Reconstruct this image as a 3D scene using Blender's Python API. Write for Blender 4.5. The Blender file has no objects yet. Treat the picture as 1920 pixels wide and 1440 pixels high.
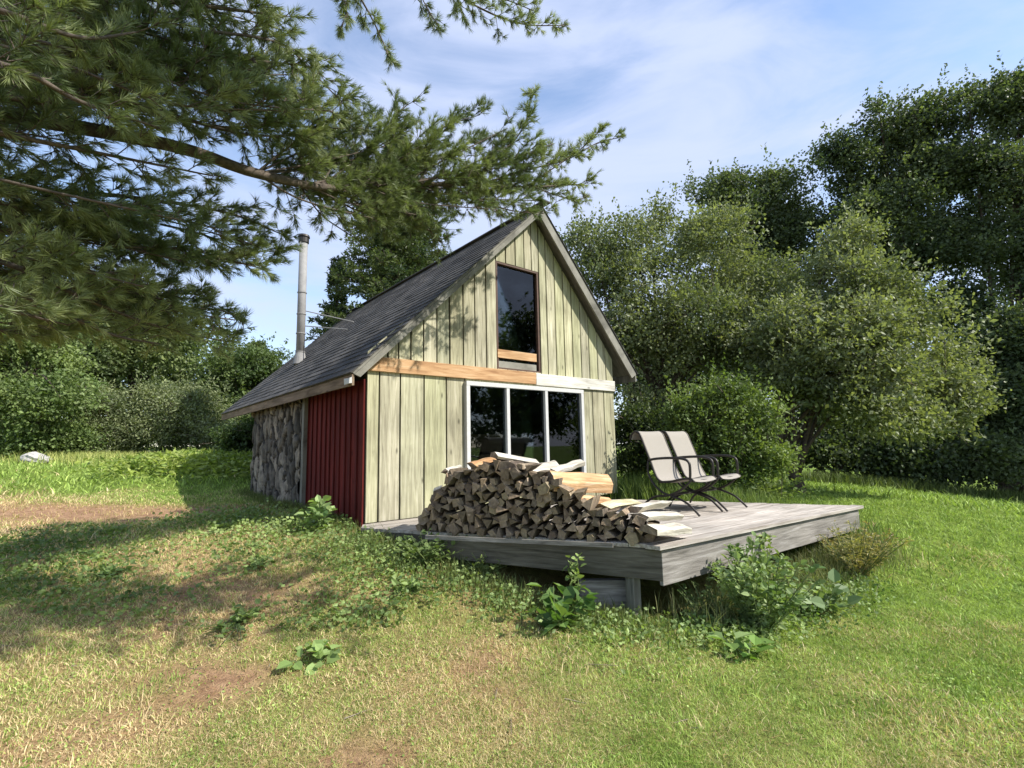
import bpy, math, random
import numpy as np
from mathutils import Vector, Matrix, Euler

# ------------------------------------------------------------------ camera, sky, sun, exposure
SC = bpy.context.scene
COL = SC.collection
CAMZ = 1.62
F, PT, RL, YW = 930.0, .1215, .0203, .69        # focal length in photo pixels, pitch, roll, cabin yaw
cd = bpy.data.cameras.new("camera"); cam = bpy.data.objects.new("camera", cd); COL.objects.link(cam)
cam.location = (0, 0, CAMZ)
cam.rotation_euler = (Matrix.Rotation(math.pi/2+PT, 3, 'X') @ Matrix.Rotation(-RL, 3, 'Z')).to_euler()
cd.sensor_width = 36; cd.lens = F/1920*36; cd.clip_start = .05; cd.clip_end = 2000
SC.camera = cam

SUN_H = np.array([.93, -.33]); SUN_H /= np.linalg.norm(SUN_H)
SUN_EL = math.radians(43)
sdir = Vector((SUN_H[0]*math.cos(SUN_EL), SUN_H[1]*math.cos(SUN_EL), math.sin(SUN_EL)))
sl = bpy.data.lights.new("sun", 'SUN'); sl.energy = 4.0; sl.angle = math.radians(.5); sl.color = (1, .955, .87)
so = bpy.data.objects.new("sun", sl); COL.objects.link(so)
so.rotation_euler = sdir.to_track_quat('Z', 'Y').to_euler()

W = bpy.data.worlds.new("World"); SC.world = W; W.use_nodes = True
nt = W.node_tree; nt.nodes.clear()
def N(t, ty, **k):
    n = t.nodes.new(ty)
    for a, b in k.items():
        if a.startswith('_'): n.inputs[a[1:].replace('_', ' ')].default_value = b
        else: setattr(n, a, b)
    return n
out = N(nt, 'ShaderNodeOutputWorld'); bg = N(nt, 'ShaderNodeBackground', _Strength=.15)
sky = N(nt, 'ShaderNodeTexSky', sky_type='NISHITA', sun_disc=False, sun_elevation=SUN_EL,
        sun_rotation=math.atan2(SUN_H[0], SUN_H[1]), air_density=1.0, dust_density=.6, ozone_density=1.5)
tc = N(nt, 'ShaderNodeTexCoord')
mp = N(nt, 'ShaderNodeMapping'); mp.inputs['Rotation'].default_value = (.25, .5, .35); mp.inputs['Scale'].default_value = (1.1, 2.2, 4.2)
n1 = N(nt, 'ShaderNodeTexNoise', _Scale=2.1, _Detail=9, _Roughness=.56, _Distortion=.5)
n2 = N(nt, 'ShaderNodeTexNoise', _Scale=1.6, _Detail=3, _Roughness=.5)
mx = N(nt, 'ShaderNodeMath', operation='ADD')
cr = N(nt, 'ShaderNodeMapRange'); cr.interpolation_type = 'SMOOTHSTEP'
cr.inputs['From Min'].default_value = .80; cr.inputs['From Max'].default_value = 1.22
cr.inputs['To Min'].default_value = .08; cr.inputs['To Max'].default_value = .88
mix = N(nt, 'ShaderNodeMix', data_type='RGBA'); mix.inputs['B'].default_value = (2.65, 3.0, 4.0, 1)
L = nt.links.new
L(tc.outputs['Generated'], mp.inputs['Vector']); L(mp.outputs[0], n1.inputs['Vector']); L(tc.outputs['Generated'], n2.inputs['Vector'])
L(n1.outputs[0], mx.inputs[0]); L(n2.outputs[0], mx.inputs[1]); L(mx.outputs[0], cr.inputs['Value'])
L(cr.outputs[0], mix.inputs['Factor']); L(sky.outputs[0], mix.inputs['A']); L(mix.outputs['Result'], bg.inputs[0]); L(bg.outputs[0], out.inputs[0])

SC.view_settings.view_transform = 'Standard'; SC.view_settings.look = 'None'
SC.view_settings.gamma = 1; SC.view_settings.exposure = .9
SC.render.resolution_x = 1024; SC.render.resolution_y = 768
SC.cycles.max_bounces = 6; SC.cycles.transparent_max_bounces = 8

# ------------------------------------------------------------------ helpers
R = np.random.default_rng(7); random.seed(7)
def at(px, py, d):                                   # photo pixel + forward distance -> world point
    X = (px-960)/F; U = (720-py)/F
    x = X*math.cos(RL)+U*math.sin(RL); u = -X*math.sin(RL)+U*math.cos(RL)
    v = np.array([x, math.cos(PT)-u*math.sin(PT), math.sin(PT)+u*math.cos(PT)])
    return v*(d/v[1])+np.array([0, 0, CAMZ])
def atz(px, py, z):
    v = at(px, py, 1.)-np.array([0, 0, CAMZ]); return v*((z-CAMZ)/v[2])+np.array([0, 0, CAMZ])
def nrm(a): return a/np.maximum(np.linalg.norm(a, axis=-1, keepdims=True), 1e-9)

def vnoise(x, y, s, seed=0):                         # smooth value noise 0..1
    x = np.asarray(x)*s+seed*17.3; y = np.asarray(y)*s-seed*9.1
    xi = np.floor(x).astype(np.int64); yi = np.floor(y).astype(np.int64); fx = x-xi; fy = y-yi
    fx = fx*fx*(3-2*fx); fy = fy*fy*(3-2*fy)
    def h(a, b):
        v = (a*374761393+b*668265263+seed*1442695) & 0xffffffff
        v = ((v ^ (v >> 13))*1274126177) & 0xffffffff
        return ((v ^ (v >> 16)) & 0xffff)/65535.
    return (h(xi, yi)*(1-fx)+h(xi+1, yi)*fx)*(1-fy)+(h(xi, yi+1)*(1-fx)+h(xi+1, yi+1)*fx)*fy
def fbm(x, y, s, seed=0, o=4):
    t = 0; a = .5; tot = 0
    for i in range(o): t = t+a*vnoise(x, y, s, seed+i); tot += a; a *= .5; s *= 2.03
    return t/tot

def link(ob, parent=None):
    COL.objects.link(ob)
    if parent is not None: ob.parent = parent
    return ob
def tag(o, label=None, cat=None, group=None, kind=None):
    if label: o['label'] = label
    if cat: o['category'] = cat
    if group: o['group'] = group
    if kind: o['kind'] = kind
    return o
def empty(name, loc, label, cat, group=None, rz=0):
    o = bpy.data.objects.new(name, None); o.location = loc; o.rotation_euler = (0, 0, rz); o.empty_display_size = .1
    link(o); return tag(o, label, cat, group)
def mesh_np(name, V, F_, mat, parent=None, col=None, smooth=False, world=False, fmat=None):
    """V (n,3); F_ list of (m,k) int arrays. world=True: V is in world space, re-based on the parent."""
    V = np.asarray(V, dtype=np.float32)
    if world and parent is not None:
        M = np.array(parent.matrix_basis if parent.parent is None else (parent.parent.matrix_basis @ parent.matrix_basis))
        Mi = np.linalg.inv(M); V = (V @ Mi[:3, :3].T+Mi[:3, 3]).astype(np.float32)
    me = bpy.data.meshes.new(name)
    F_ = [np.asarray(f) for f in F_ if len(f)]
    loops = np.concatenate([f.ravel() for f in F_]).astype(np.int32)
    tot = np.concatenate([np.full(len(f), f.shape[1]) for f in F_]).astype(np.int32)
    st = np.concatenate([[0], np.cumsum(tot)[:-1]]).astype(np.int32)
    me.vertices.add(len(V)); me.vertices.foreach_set('co', V.ravel())
    me.loops.add(len(loops)); me.loops.foreach_set('vertex_index', loops)
    me.polygons.add(len(tot)); me.polygons.foreach_set('loop_start', st); me.polygons.foreach_set('loop_total', tot)
    me.polygons.foreach_set('use_smooth', np.full(len(tot), smooth))
    mats = mat if isinstance(mat, (list, tuple)) else [mat]
    for m in mats: me.materials.append(m)
    if fmat is not None: me.polygons.foreach_set('material_index', np.asarray(fmat, dtype=np.int32))
    if col is not None:
        a = me.color_attributes.new('Col', 'FLOAT_COLOR', 'POINT')
        c = np.ones((len(V), 4), dtype=np.float32); c[:, :3] = col; a.data.foreach_set('color', c.ravel())
    me.update(calc_edges=True); me.validate()
    return link(bpy.data.objects.new(name, me), parent)

class MB:                                            # collects shapes for ONE mesh
    def __init__(s): s.V = []; s.F = {}; s.n = 0; s.M = {}; s.C = []
    def add(s, V, F_, m=0, c=None):
        V = np.asarray(V, float); s.V.append(V)
        s.C.append(np.tile(np.asarray(c if c is not None else (1, 1, 1), float), (len(V), 1)) if c is None or np.ndim(c) == 1 else c)
        for f in F_:
            f = list(f); s.F.setdefault(len(f), []).append([i+s.n for i in f]); s.M.setdefault(len(f), []).append(m)
        s.n += len(V); return s
    def box(s, c, size, ax=None, m=0, col=None, jit=0):
        ax = np.eye(3) if ax is None else np.asarray(ax, float)
        h = np.asarray(size, float)/2
        V = [np.asarray(c)+ax[0]*h[0]*i+ax[1]*h[1]*j+ax[2]*h[2]*k for i in (-1, 1) for j in (-1, 1) for k in (-1, 1)]
        V = np.array(V)
        if jit: V = V+R.normal(0, jit, V.shape)
        return s.add(V, [(0, 1, 3, 2), (4, 6, 7, 5), (0, 4, 5, 1), (2, 3, 7, 6), (0, 2, 6, 4), (1, 5, 7, 3)], m, col)
    def prism(s, poly, d, m=0, col=None):            # polygon (n,3) extruded by vector d
        P = np.asarray(poly, float); n = len(P); d = np.asarray(d, float)
        return s.add(np.vstack([P, P+d]), [tuple(range(n))[::-1], tuple(range(n, 2*n))]+[(i, (i+1) % n, n+(i+1) % n, n+i) for i in range(n)], m, col)
    def tube(s, P, r, k=8, m=0, col=None, caps=True):
        P = np.asarray(P, float); n = len(P); r = np.full(n, r) if np.ndim(r) == 0 else np.asarray(r, float)
        T = nrm(np.gradient(P, axis=0)); V = []; up = np.array([0, 0, 1.]) if abs(T[0][2]) < .9 else np.array([1., 0, 0])
        for i in range(n):
            a = nrm(np.cross(T[i], up)); b = np.cross(a, T[i]); up = b
            for j in range(k):
                th = 2*math.pi*j/k; V.append(P[i]+r[i]*(a*math.cos(th)+b*math.sin(th)))
        Fs = [(i*k+j, i*k+(j+1) % k, (i+1)*k+(j+1) % k, (i+1)*k+j) for i in range(n-1) for j in range(k)]
        if caps: Fs += [tuple(range(k))[::-1], tuple(range((n-1)*k, n*k))]
        return s.add(V, Fs, m, col)
    def build(s, name, mat, parent=None, world=False, smooth=False, bevel=0, colour=True):
        ks = list(s.F); Fs = [np.array(s.F[k]) for k in ks]; fm = np.concatenate([s.M[k] for k in ks])
        o = mesh_np(name, np.vstack(s.V), Fs, mat, parent, np.vstack(s.C) if colour else None, smooth, world, fm)
        if bevel:
            b = o.modifiers.new('bevel', 'BEVEL'); b.width = bevel; b.segments = 2; b.limit_method = 'ANGLE'
        return o
def spline(P, n):                                    # Catmull-Rom through points
    P = np.asarray(P, float); P = np.vstack([2*P[0]-P[1], P, 2*P[-1]-P[-2]]); K = len(P)-3; o = []
    for t in np.linspace(0, K-1e-6, n):
        i = int(t); u = t-i; a, b, c, d = P[i:i+4]
        o.append(.5*((2*b)+(c-a)*u+(2*a-5*b+4*c-d)*u*u+(3*b-a-3*c+d)*u**3))
    return np.array(o)
def sticks(P0, P1, r0, r1):                          # many 3-sided tapered sticks at once
    T = nrm(P1-P0); a = nrm(np.cross(T, np.array([.31, .2, .93]))); b = np.cross(T, a); V = []
    for P, r in ((P0, r0), (P1, r1)):
        for j in range(3):
            th = 2*math.pi*j/3; V.append(P+np.asarray(r)[:, None]*(a*math.cos(th)+b*math.sin(th)))
    V = np.stack(V, 1); n = len(V); base = (np.arange(n)*6)[:, None]
    Fq = np.concatenate([base+np.array([j, (j+1) % 3, 3+(j+1) % 3, 3+j]) for j in range(3)])
    return V.reshape(-1, 3), Fq

# ------------------------------------------------------------------ materials
def newmat(name):
    m = bpy.data.materials.new(name); m.use_nodes = True; t = m.node_tree; t.nodes.clear()
    o = N(t, 'ShaderNodeOutputMaterial'); return m, t, o
def ramp(t, stops):
    r = N(t, 'ShaderNodeValToRGB'); e = r.color_ramp.elements
    while len(e) < len(stops): e.new(.5)
    for q, (p, c) in zip(e, stops): q.position = p; q.color = (*c, 1)
    return r
def wood(name, c1, c2, c3, grain=(14, 14, 1.2), rough=.85, bump=.35, vcol=True, streak=.5, coord='Object', scale=1., knots=True):
    """grain = per-axis scale of the noise; long grain runs along the axis with the small number"""
    m, t, o = newmat(name); l = t.links.new
    p = N(t, 'ShaderNodeBsdfPrincipled', _Roughness=rough); p.inputs['Specular IOR Level'].default_value = .2
    c = N(t, 'ShaderNodeTexCoord'); mp = N(t, 'ShaderNodeMapping'); mp.inputs['Scale'].default_value = [g*scale for g in grain]
    n = N(t, 'ShaderNodeTexNoise', _Scale=1.6, _Detail=7, _Roughness=.62, _Distortion=.6)
    n2 = N(t, 'ShaderNodeTexNoise', _Scale=1.3, _Detail=4); n3 = N(t, 'ShaderNodeTexNoise', _Scale=6., _Detail=6, _Roughness=.7)
    r = ramp(t, [(.28, c1), (.52, c2), (.74, c3)])
    l(c.outputs[coord], mp.inputs[0]); l(mp.outputs[0], n.inputs['Vector']); l(c.outputs[coord], n2.inputs['Vector']); l(mp.outputs[0], n3.inputs['Vector'])
    l(n.outputs[0], r.inputs[0])
    mr = N(t, 'ShaderNodeMapRange'); mr.inputs['From Min'].default_value = .3; mr.inputs['From Max'].default_value = .7
    mr.inputs['To Min'].default_value = 1-streak*.6; mr.inputs['To Max'].default_value = 1+streak*.25; l(n2.outputs[0], mr.inputs[0])
    mu = N(t, 'ShaderNodeMix', data_type='RGBA', blend_type='MULTIPLY'); mu.inputs['Factor'].default_value = 1
    l(r.outputs[0], mu.inputs['A']); l(mr.outputs[0], mu.inputs['B']); last = mu.outputs['Result']
    if vcol:
        a = N(t, 'ShaderNodeVertexColor', layer_name='Col'); mv = N(t, 'ShaderNodeMix', data_type='RGBA', blend_type='MULTIPLY'); mv.inputs['Factor'].default_value = 1
        l(last, mv.inputs['A']); l(a.outputs[0], mv.inputs['B']); last = mv.outputs['Result']
    l(last, p.inputs['Base Color'])
    if knots:
        mk = N(t, 'ShaderNodeMapping'); mk.inputs['Scale'].default_value = [3.2 if g > 5 else 1.1 for g in grain]; vo = N(t, 'ShaderNodeTexVoronoi', _Scale=1.6); l(c.outputs[coord], mk.inputs[0]); l(mk.outputs[0], vo.inputs['Vector'])
        kr = N(t, 'ShaderNodeMapRange'); kr.inputs['From Min'].default_value = .03; kr.inputs['From Max'].default_value = .10; kr.inputs['To Min'].default_value = .35; l(vo.outputs['Distance'], kr.inputs[0])
        kn = N(t, 'ShaderNodeMix', data_type='RGBA', blend_type='MULTIPLY'); kn.inputs['Factor'].default_value = 1; l(last, kn.inputs['A']); l(kr.outputs[0], kn.inputs['B']); l(kn.outputs['Result'], p.inputs['Base Color'])
    b = N(t, 'ShaderNodeBump', _Strength=bump, _Distance=.012); l(n3.outputs[0], b.inputs['Height']); l(b.outputs[0], p.inputs['Normal'])
    l(p.outputs[0], o.inputs[0]); return m
def leafmat(name, trans=.35, rough=.5, spec=.3, tint=(1.25, 1.35, .5)):
    m, t, o = newmat(name); l = t.links.new
    a = N(t, 'ShaderNodeVertexColor', layer_name='Col'); p = N(t, 'ShaderNodeBsdfPrincipled', _Roughness=rough); p.inputs['Specular IOR Level'].default_value = spec
    tr = N(t, 'ShaderNodeBsdfTranslucent'); mc = N(t, 'ShaderNodeMix', data_type='RGBA', blend_type='MULTIPLY'); mc.inputs['Factor'].default_value = 1; mc.inputs['B'].default_value = (*tint, 1)
    ms = N(t, 'ShaderNodeMixShader', _Fac=trans)
    l(a.outputs[0], p.inputs['Base Color']); l(a.outputs[0], mc.inputs['A']); l(mc.outputs['Result'], tr.inputs[0])
    l(p.outputs[0], ms.inputs[1]); l(tr.outputs[0], ms.inputs[2]); l(ms.outputs[0], o.inputs[0]); return m
def plain(name, c, rough=.5, metal=0, noise=.15, scale=12, bump=.0, vcol=False):
    m, t, o = newmat(name); l = t.links.new
    p = N(t, 'ShaderNodeBsdfPrincipled', _Roughness=rough, _Metallic=metal)
    c0 = N(t, 'ShaderNodeTexCoord'); n = N(t, 'ShaderNodeTexNoise', _Scale=scale, _Detail=6, _Roughness=.65); l(c0.outputs['Object'], n.inputs['Vector'])
    r = ramp(t, [(.3, [x*(1-noise) for x in c]), (.7, [min(1, x*(1+noise)) for x in c])]); l(n.outputs[0], r.inputs[0]); last = r.outputs[0]
    if vcol:
        a = N(t, 'ShaderNodeVertexColor', layer_name='Col'); mv = N(t, 'ShaderNodeMix', data_type='RGBA', blend_type='MULTIPLY'); mv.inputs['Factor'].default_value = 1
        l(last, mv.inputs['A']); l(a.outputs[0], mv.inputs['B']); last = mv.outputs['Result']
    l(last, p.inputs['Base Color'])
    if bump: b = N(t, 'ShaderNodeBump', _Strength=bump, _Distance=.01); l(n.outputs[0], b.inputs['Height']); l(b.outputs[0], p.inputs['Normal'])
    l(p.outputs[0], o.inputs[0]); return m

M_siding = wood('pale_green_siding', (.19, .175, .115), (.40, .385, .255), (.56, .535, .39), grain=(16, 16, 1.0), bump=.3, streak=.55)
M_gap = plain('dark_gap', (.02, .018, .014), .9)
M_belt = wood('orange_timber', (.26, .135, .065), (.46, .28, .145), (.58, .41, .25), grain=(1.3, 14, 16), streak=.3)
M_beltw = wood('bleached_timber', (.35, .32, .27), (.60, .58, .52), (.74, .72, .66), grain=(1.3, 14, 16), streak=.3)
M_red = wood('red_stained_board', (.06, .009, .008), (.13, .017, .014), (.18, .03, .025), grain=(18, 18, 1.1), streak=.4)
M_grey = wood('weathered_grey_board', (.10, .092, .08), (.26, .24, .215), (.42, .40, .375), grain=(1.2, 16, 16), streak=.55, bump=.5)
M_deck = wood('weathered_deck_board', (.19, .16, .135), (.42, .385, .345), (.58, .55, .51), grain=(1.0, 18, 18), streak=.5, bump=.5)
M_rake = wood('grey_rake_board', (.10, .095, .08), (.22, .21, .18), (.30, .29, .25), grain=(1.5, 14, 1.5), streak=.4)
M_bark = plain('bark', (.075, .055, .042), .95, noise=.55, scale=16, bump=.9)
M_pinebark = plain('pine_bark', (.10, .078, .062), .95, noise=.55, scale=30, bump=.8)
M_logend = wood('split_log_face', (.08, .058, .04), (.19, .145, .105), (.36, .28, .20), grain=(9, 9, 9), streak=.7, bump=.6)
M_logside = wood('log_bark_side', (.08, .06, .042), (.19, .15, .11), (.40, .33, .25), grain=(16, 16, 2), streak=.7, bump=.8)
M_slab = wood('bleached_split_wood', (.28, .24, .19), (.56, .52, .44), (.76, .74, .68), grain=(16, 2, 16), streak=.4, bump=.7)
M_slabo = wood('orange_split_wood', (.33, .17, .08), (.60, .38, .20), (.72, .54, .36), grain=(16, 2, 16), streak=.4, bump=.7)
M_winframe = plain('window_frame_paint', (.50, .50, .49), .5, noise=.08, scale=20)
M_dkframe = plain('dark_frame_wood', (.07, .035, .022), .7, noise=.3, scale=14)
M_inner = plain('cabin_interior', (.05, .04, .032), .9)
M_galv = plain('galvanised_steel', (.25, .245, .235), .8, metal=.0, noise=.18, scale=9)
M_dark = plain('dark_metal', (.035, .03, .026), .45, metal=.4, noise=.2)
M_sling = plain('beige_sling_fabric', (.28, .255, .22), .85, noise=.06, scale=120, bump=.2)
M_rock = plain('pale_rock', (.42, .40, .38), .9, noise=.35, scale=5, bump=.8)
M_leaf = leafmat('leaves'); M_needle = leafmat('needles', trans=.36, rough=.45, spec=.35, tint=(1.2, 1.3, .6)); M_grass = leafmat('grass_blades', trans=.3, rough=.55, spec=.25, tint=(1.15, 1.2, .6))

def glassmat(name, dark=.6, tint=(.5, .55, .55)):
    m, t, o = newmat(name); l = t.links.new
    g = N(t, 'ShaderNodeBsdfGlossy', _Roughness=.02); g.inputs[0].default_value = (.9, .95, 1, 1)
    tr = N(t, 'ShaderNodeBsdfTransparent'); tr.inputs[0].default_value = (*tint, 1)
    fr = N(t, 'ShaderNodeFresnel', _IOR=1.5); ms = N(t, 'ShaderNodeMixShader')
    l(fr.outputs[0], ms.inputs[0]); l(tr.outputs[0], ms.inputs[1]); l(g.outputs[0], ms.inputs[2]); l(ms.outputs[0], o.inputs[0]); return m
M_glass = glassmat('window_glass')

# asphalt shingles: courses across the slope (object Y runs along the eave, Z up the slope is enough)
def shinglemat():
    m, t, o = newmat('asphalt_shingles'); l = t.links.new
    p = N(t, 'ShaderNodeBsdfPrincipled', _Roughness=.95); p.inputs['Specular IOR Level'].default_value = .15
    a = N(t, 'ShaderNodeVertexColor', layer_name='Col'); c = N(t, 'ShaderNodeTexCoord')
    n = N(t, 'ShaderNodeTexNoise', _Scale=55, _Detail=4, _Roughness=.8); n2 = N(t, 'ShaderNodeTexNoise', _Scale=1.1, _Detail=5)
    l(c.outputs['Object'], n.inputs['Vector']); l(c.outputs['Object'], n2.inputs['Vector'])
    r = ramp(t, [(.35, (.04, .039, .039)), (.65, (.15, .146, .142))]); l(n.outputs[0], r.inputs[0])
    r2 = ramp(t, [(.35, (.7, .7, .7)), (.65, (1.15, 1.1, 1.05))]); l(n2.outputs[0], r2.inputs[0])
    m1 = N(t, 'ShaderNodeMix', data_type='RGBA', blend_type='MULTIPLY'); m1.inputs['Factor'].default_value = 1
    m2 = N(t, 'ShaderNodeMix', data_type='RGBA', blend_type='MULTIPLY'); m2.inputs['Factor'].default_value = 1
    l(r.outputs[0], m1.inputs['A']); l(r2.outputs[0], m1.inputs['B']); l(m1.outputs['Result'], m2.inputs['A']); l(a.outputs[0], m2.inputs['B'])
    l(m2.outputs['Result'], p.inputs['Base Color'])
    b = N(t, 'ShaderNodeBump', _Strength=.5, _Distance=.006); l(n.outputs[0], b.inputs['Height']); l(b.outputs[0], p.inputs['Normal'])
    l(p.outputs[0], o.inputs[0]); return m
M_shingle = shinglemat()

# ------------------------------------------------------------------ the ground
BASE = CAMZ-.908                                     # cabin floor / deck level
CP = [(at(1190, 1155, 4.6)), at(682, 990, 6.2), at(478, 928, 10.2), at(430, 885, 13), (0, 0, 0), (-3, 3, .06), (-6, 4.5, .38), (-2.2, 4.2, .2), (0, 3, 0.0), (0.2, 4.6, .1),
      (4, 3, -.1), (3, 4.6, -.03), (6.0, 6.6, .0), (-1, 5.3, .34), (2.2, 6.0, .12), (.5, 7.5, .5), (3.6, 8.3, .42), at(1497, 925, 10.5), at(1900, 940, 17), at(1700, 918, 17.5), at(1600, 940, 9.5),
      (2, 14, .65), (-1, 20, .9), at(0, 905, 11), at(200, 862, 22), at(30, 862, 18), (-26, 24, 1.6), (9, 4, -.3), (-6, 0, .2), (6, 0, -.2), (0, -6, -.1), (-14, 8, 1.2), (20, 10, -1.2), (24, 26, -1.2), (6, 28, .4), (-12, 34, 1.6), (-30, 0, 1.4), (30, 0, -1.5)]
CP += [at(1000, 1112, 4.9), at(1250, 1172, 4.4), at(1420, 1172, 5.0), at(880, 1075, 5.2), at(720, 1003, 5.6), at(790, 1030, 5.4), (-1.4, 6.1, .6), (1.0, 5.6, -.05)]
CP = np.array([np.asarray(c, float) for c in CP])
def tps(r): return r*r*np.log(r+1e-9)
_n = len(CP); _A = np.zeros((_n+3, _n+3)); _D = np.linalg.norm(CP[:, None, :2]-CP[None, :, :2], axis=2)
_A[:_n, :_n] = tps(_D)+np.eye(_n)*.6; _A[:_n, _n] = 1; _A[:_n, _n+1:] = CP[:, :2]; _A[_n, :_n] = 1; _A[_n+1:, :_n] = CP[:, :2].T
_w = np.linalg.solve(_A, np.concatenate([CP[:, 2], [0, 0, 0]]))
def gz(x, y):
    x = np.atleast_1d(np.asarray(x, float)); y = np.atleast_1d(np.asarray(y, float))
    cx = np.clip(x, -32, 32); cy = np.clip(y, -8, 36); o = np.empty(len(x))
    for i in range(0, len(x), 20000):
        a = cx[i:i+20000]; b = cy[i:i+20000]; r = np.hypot(a[:, None]-CP[None, :, 0], b[:, None]-CP[None, :, 1])
        o[i:i+20000] = tps(r) @ _w[:_n]+_w[_n]+_w[_n+1]*a+_w[_n+2]*b
    return o+.03*(fbm(x, y, 1.2, 3)-.5)
def g1(x, y): return float(gz([x], [y])[0])
def groundhit(px, py):                               # where a photo pixel meets the ground
    d0 = 1.5
    for d in np.arange(1.5, 40, .05):
        p = at(px, py, d)
        if p[2] < g1(p[0], p[1]): return np.array([p[0], p[1], g1(p[0], p[1])])
    return p
ux = np.array([math.cos(YW), math.sin(YW), 0]); us = np.array([-math.sin(YW), math.cos(YW), 0]); uz = np.array([0, 0, 1.])
FL = np.array([-1.829, 6.16, BASE])                  # front-left corner of the cabin
def cab2(x, y): dx = x-FL[0]; dy = y-FL[1]; return dx*ux[0]+dy*ux[1], dx*us[0]+dy*us[1]
def dryness(x, y):                                   # 0 green .. 1 straw / needle litter
    base = .42-.10*np.clip(x-.1*y, -3.5, 7)                        # the lawn is driest on the left
    v = base+1.1*(fbm(x, y, .9, 11)-.5)+.7*(fbm(x, y, 3.1, 21)-.5)
    v = v-.9*np.clip((y-8.5)/3, 0, 1)
    return np.clip(v, 0, 1)
def dirt(x, y):                                      # bare reddish soil strip left of the cabin
    d = np.exp(-(((x+6.6)/2.9)**2+((y-8.1)/.75)**2)**1.5)
    d = np.maximum(d, .8*np.exp(-(((x+2.2)/1.3)**2+((y-6.6)/.5)**2)))
    p = np.clip((fbm(x, y, 1.5, 71)-.50)*6, 0, .9)*np.clip((1.6-x)/2.5, 0, 1)*np.clip((6-y)/1.5, 0, 1)*np.clip((fbm(x, y, 8, 73)-.33)*4, 0, 1)   # worn patches in the near left lawn
    return np.clip(np.maximum(d*(.5+1.1*fbm(x, y, 2.2, 31)), p), 0, 1)
def grasscol(x, y, n):
    dr = dryness(x, y)[:, None]; so_ = dirt(x, y)[:, None]
    g = np.array([.17, .27, .045]); g2 = np.array([.42, .53, .145]); s = np.array([.72, .58, .34]); rd = np.array([.40, .26, .13])
    k = vnoise(x, y, 5, 5)[:, None]; c = g*(1-k)+g2*k
    pick = (R.random((n, 1)) < dr*.75)
    c = np.where(pick, s*(.75+.5*R.random((n, 1))), c*(.5+1.0*R.random((n, 1))))
    return c*(1-so_*.7)+rd*so_*.7

def grid_axis(lo, hi, core0, core1, st):
    a = [core0]
    while a[-1] < core1: a.append(a[-1]+st)
    b = [core0]; s = st
    while b[-1] > lo: s *= 1.25; b.append(b[-1]-s)
    s = st
    while a[-1] < hi: s *= 1.25; a.append(a[-1]+s)
    return np.array(b[1:][::-1]+a)
gx = grid_axis(-600, 600, -14, 16, .2); gy = grid_axis(-600, 900, -3, 22, .2)
GX, GY = np.meshgrid(gx, gy); gxr, gyr = GX.ravel(), GY.ravel(); GZ = gz(gxr, gyr)
nx, ny = len(gx), len(gy); ii = (np.arange(ny-1)[:, None]*nx+np.arange(nx-1)[None]).ravel()
gd = dryness(gxr, gyr); gs = dirt(gxr, gyr)
def groundmat():
    m, t, o = newmat('lawn_ground'); l = t.links.new
    p = N(t, 'ShaderNodeBsdfPrincipled', _Roughness=1.); p.inputs['Specular IOR Level'].default_value = .05
    a = N(t, 'ShaderNodeVertexColor', layer_name='Col'); sp = N(t, 'ShaderNodeSeparateColor'); l(a.outputs[0], sp.inputs[0])
    c = N(t, 'ShaderNodeTexCoord'); n = N(t, 'ShaderNodeTexNoise', _Scale=9, _Detail=8, _Roughness=.75); l(c.outputs['Object'], n.inputs['Vector'])
    n2 = N(t, 'ShaderNodeTexNoise', _Scale=60, _Detail=4, _Roughness=.7); l(c.outputs['Object'], n2.inputs['Vector'])
    gr = ramp(t, [(.3, (.04, .065, .014)), (.55, (.16, .225, .04)), (.75, (.30, .38, .08))]); l(n.outputs[0], gr.inputs[0])
    dr = ramp(t, [(.3, (.12, .08, .045)), (.5, (.36, .235, .125)), (.75, (.56, .39, .22))]); l(n2.outputs[0], dr.inputs[0])
    so2 = ramp(t, [(.3, (.16, .085, .05)), (.55, (.38, .235, .14)), (.8, (.58, .40, .25))]); l(n.outputs[0], so2.inputs[0])
    m1 = N(t, 'ShaderNodeMix', data_type='RGBA'); l(sp.outputs[0], m1.inputs['Factor']); l(gr.outputs[0], m1.inputs['A']); l(dr.outputs[0], m1.inputs['B'])
    m2 = N(t, 'ShaderNodeMix', data_type='RGBA'); l(sp.outputs[1], m2.inputs['Factor']); l(m1.outputs['Result'], m2.inputs['A']); l(so2.outputs[0], m2.inputs['B'])
    l(m2.outputs['Result'], p.inputs['Base Color'])
    b = N(t, 'ShaderNodeBump', _Strength=.8, _Distance=.03); l(n2.outputs[0], b.inputs['Height']); l(b.outputs[0], p.inputs['Normal'])
    l(p.outputs[0], o.inputs[0]); return m
ground = mesh_np('ground', np.stack([gxr, gyr, GZ], 1), [np.stack([ii, ii+1, ii+nx+1, ii+nx], 1)], groundmat(), col=np.stack([gd, gs, gd*0], 1), smooth=True)
tag(ground, 'gently sloping lawn ground with dry straw patches and a bare soil strip', kind='structure')

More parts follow.
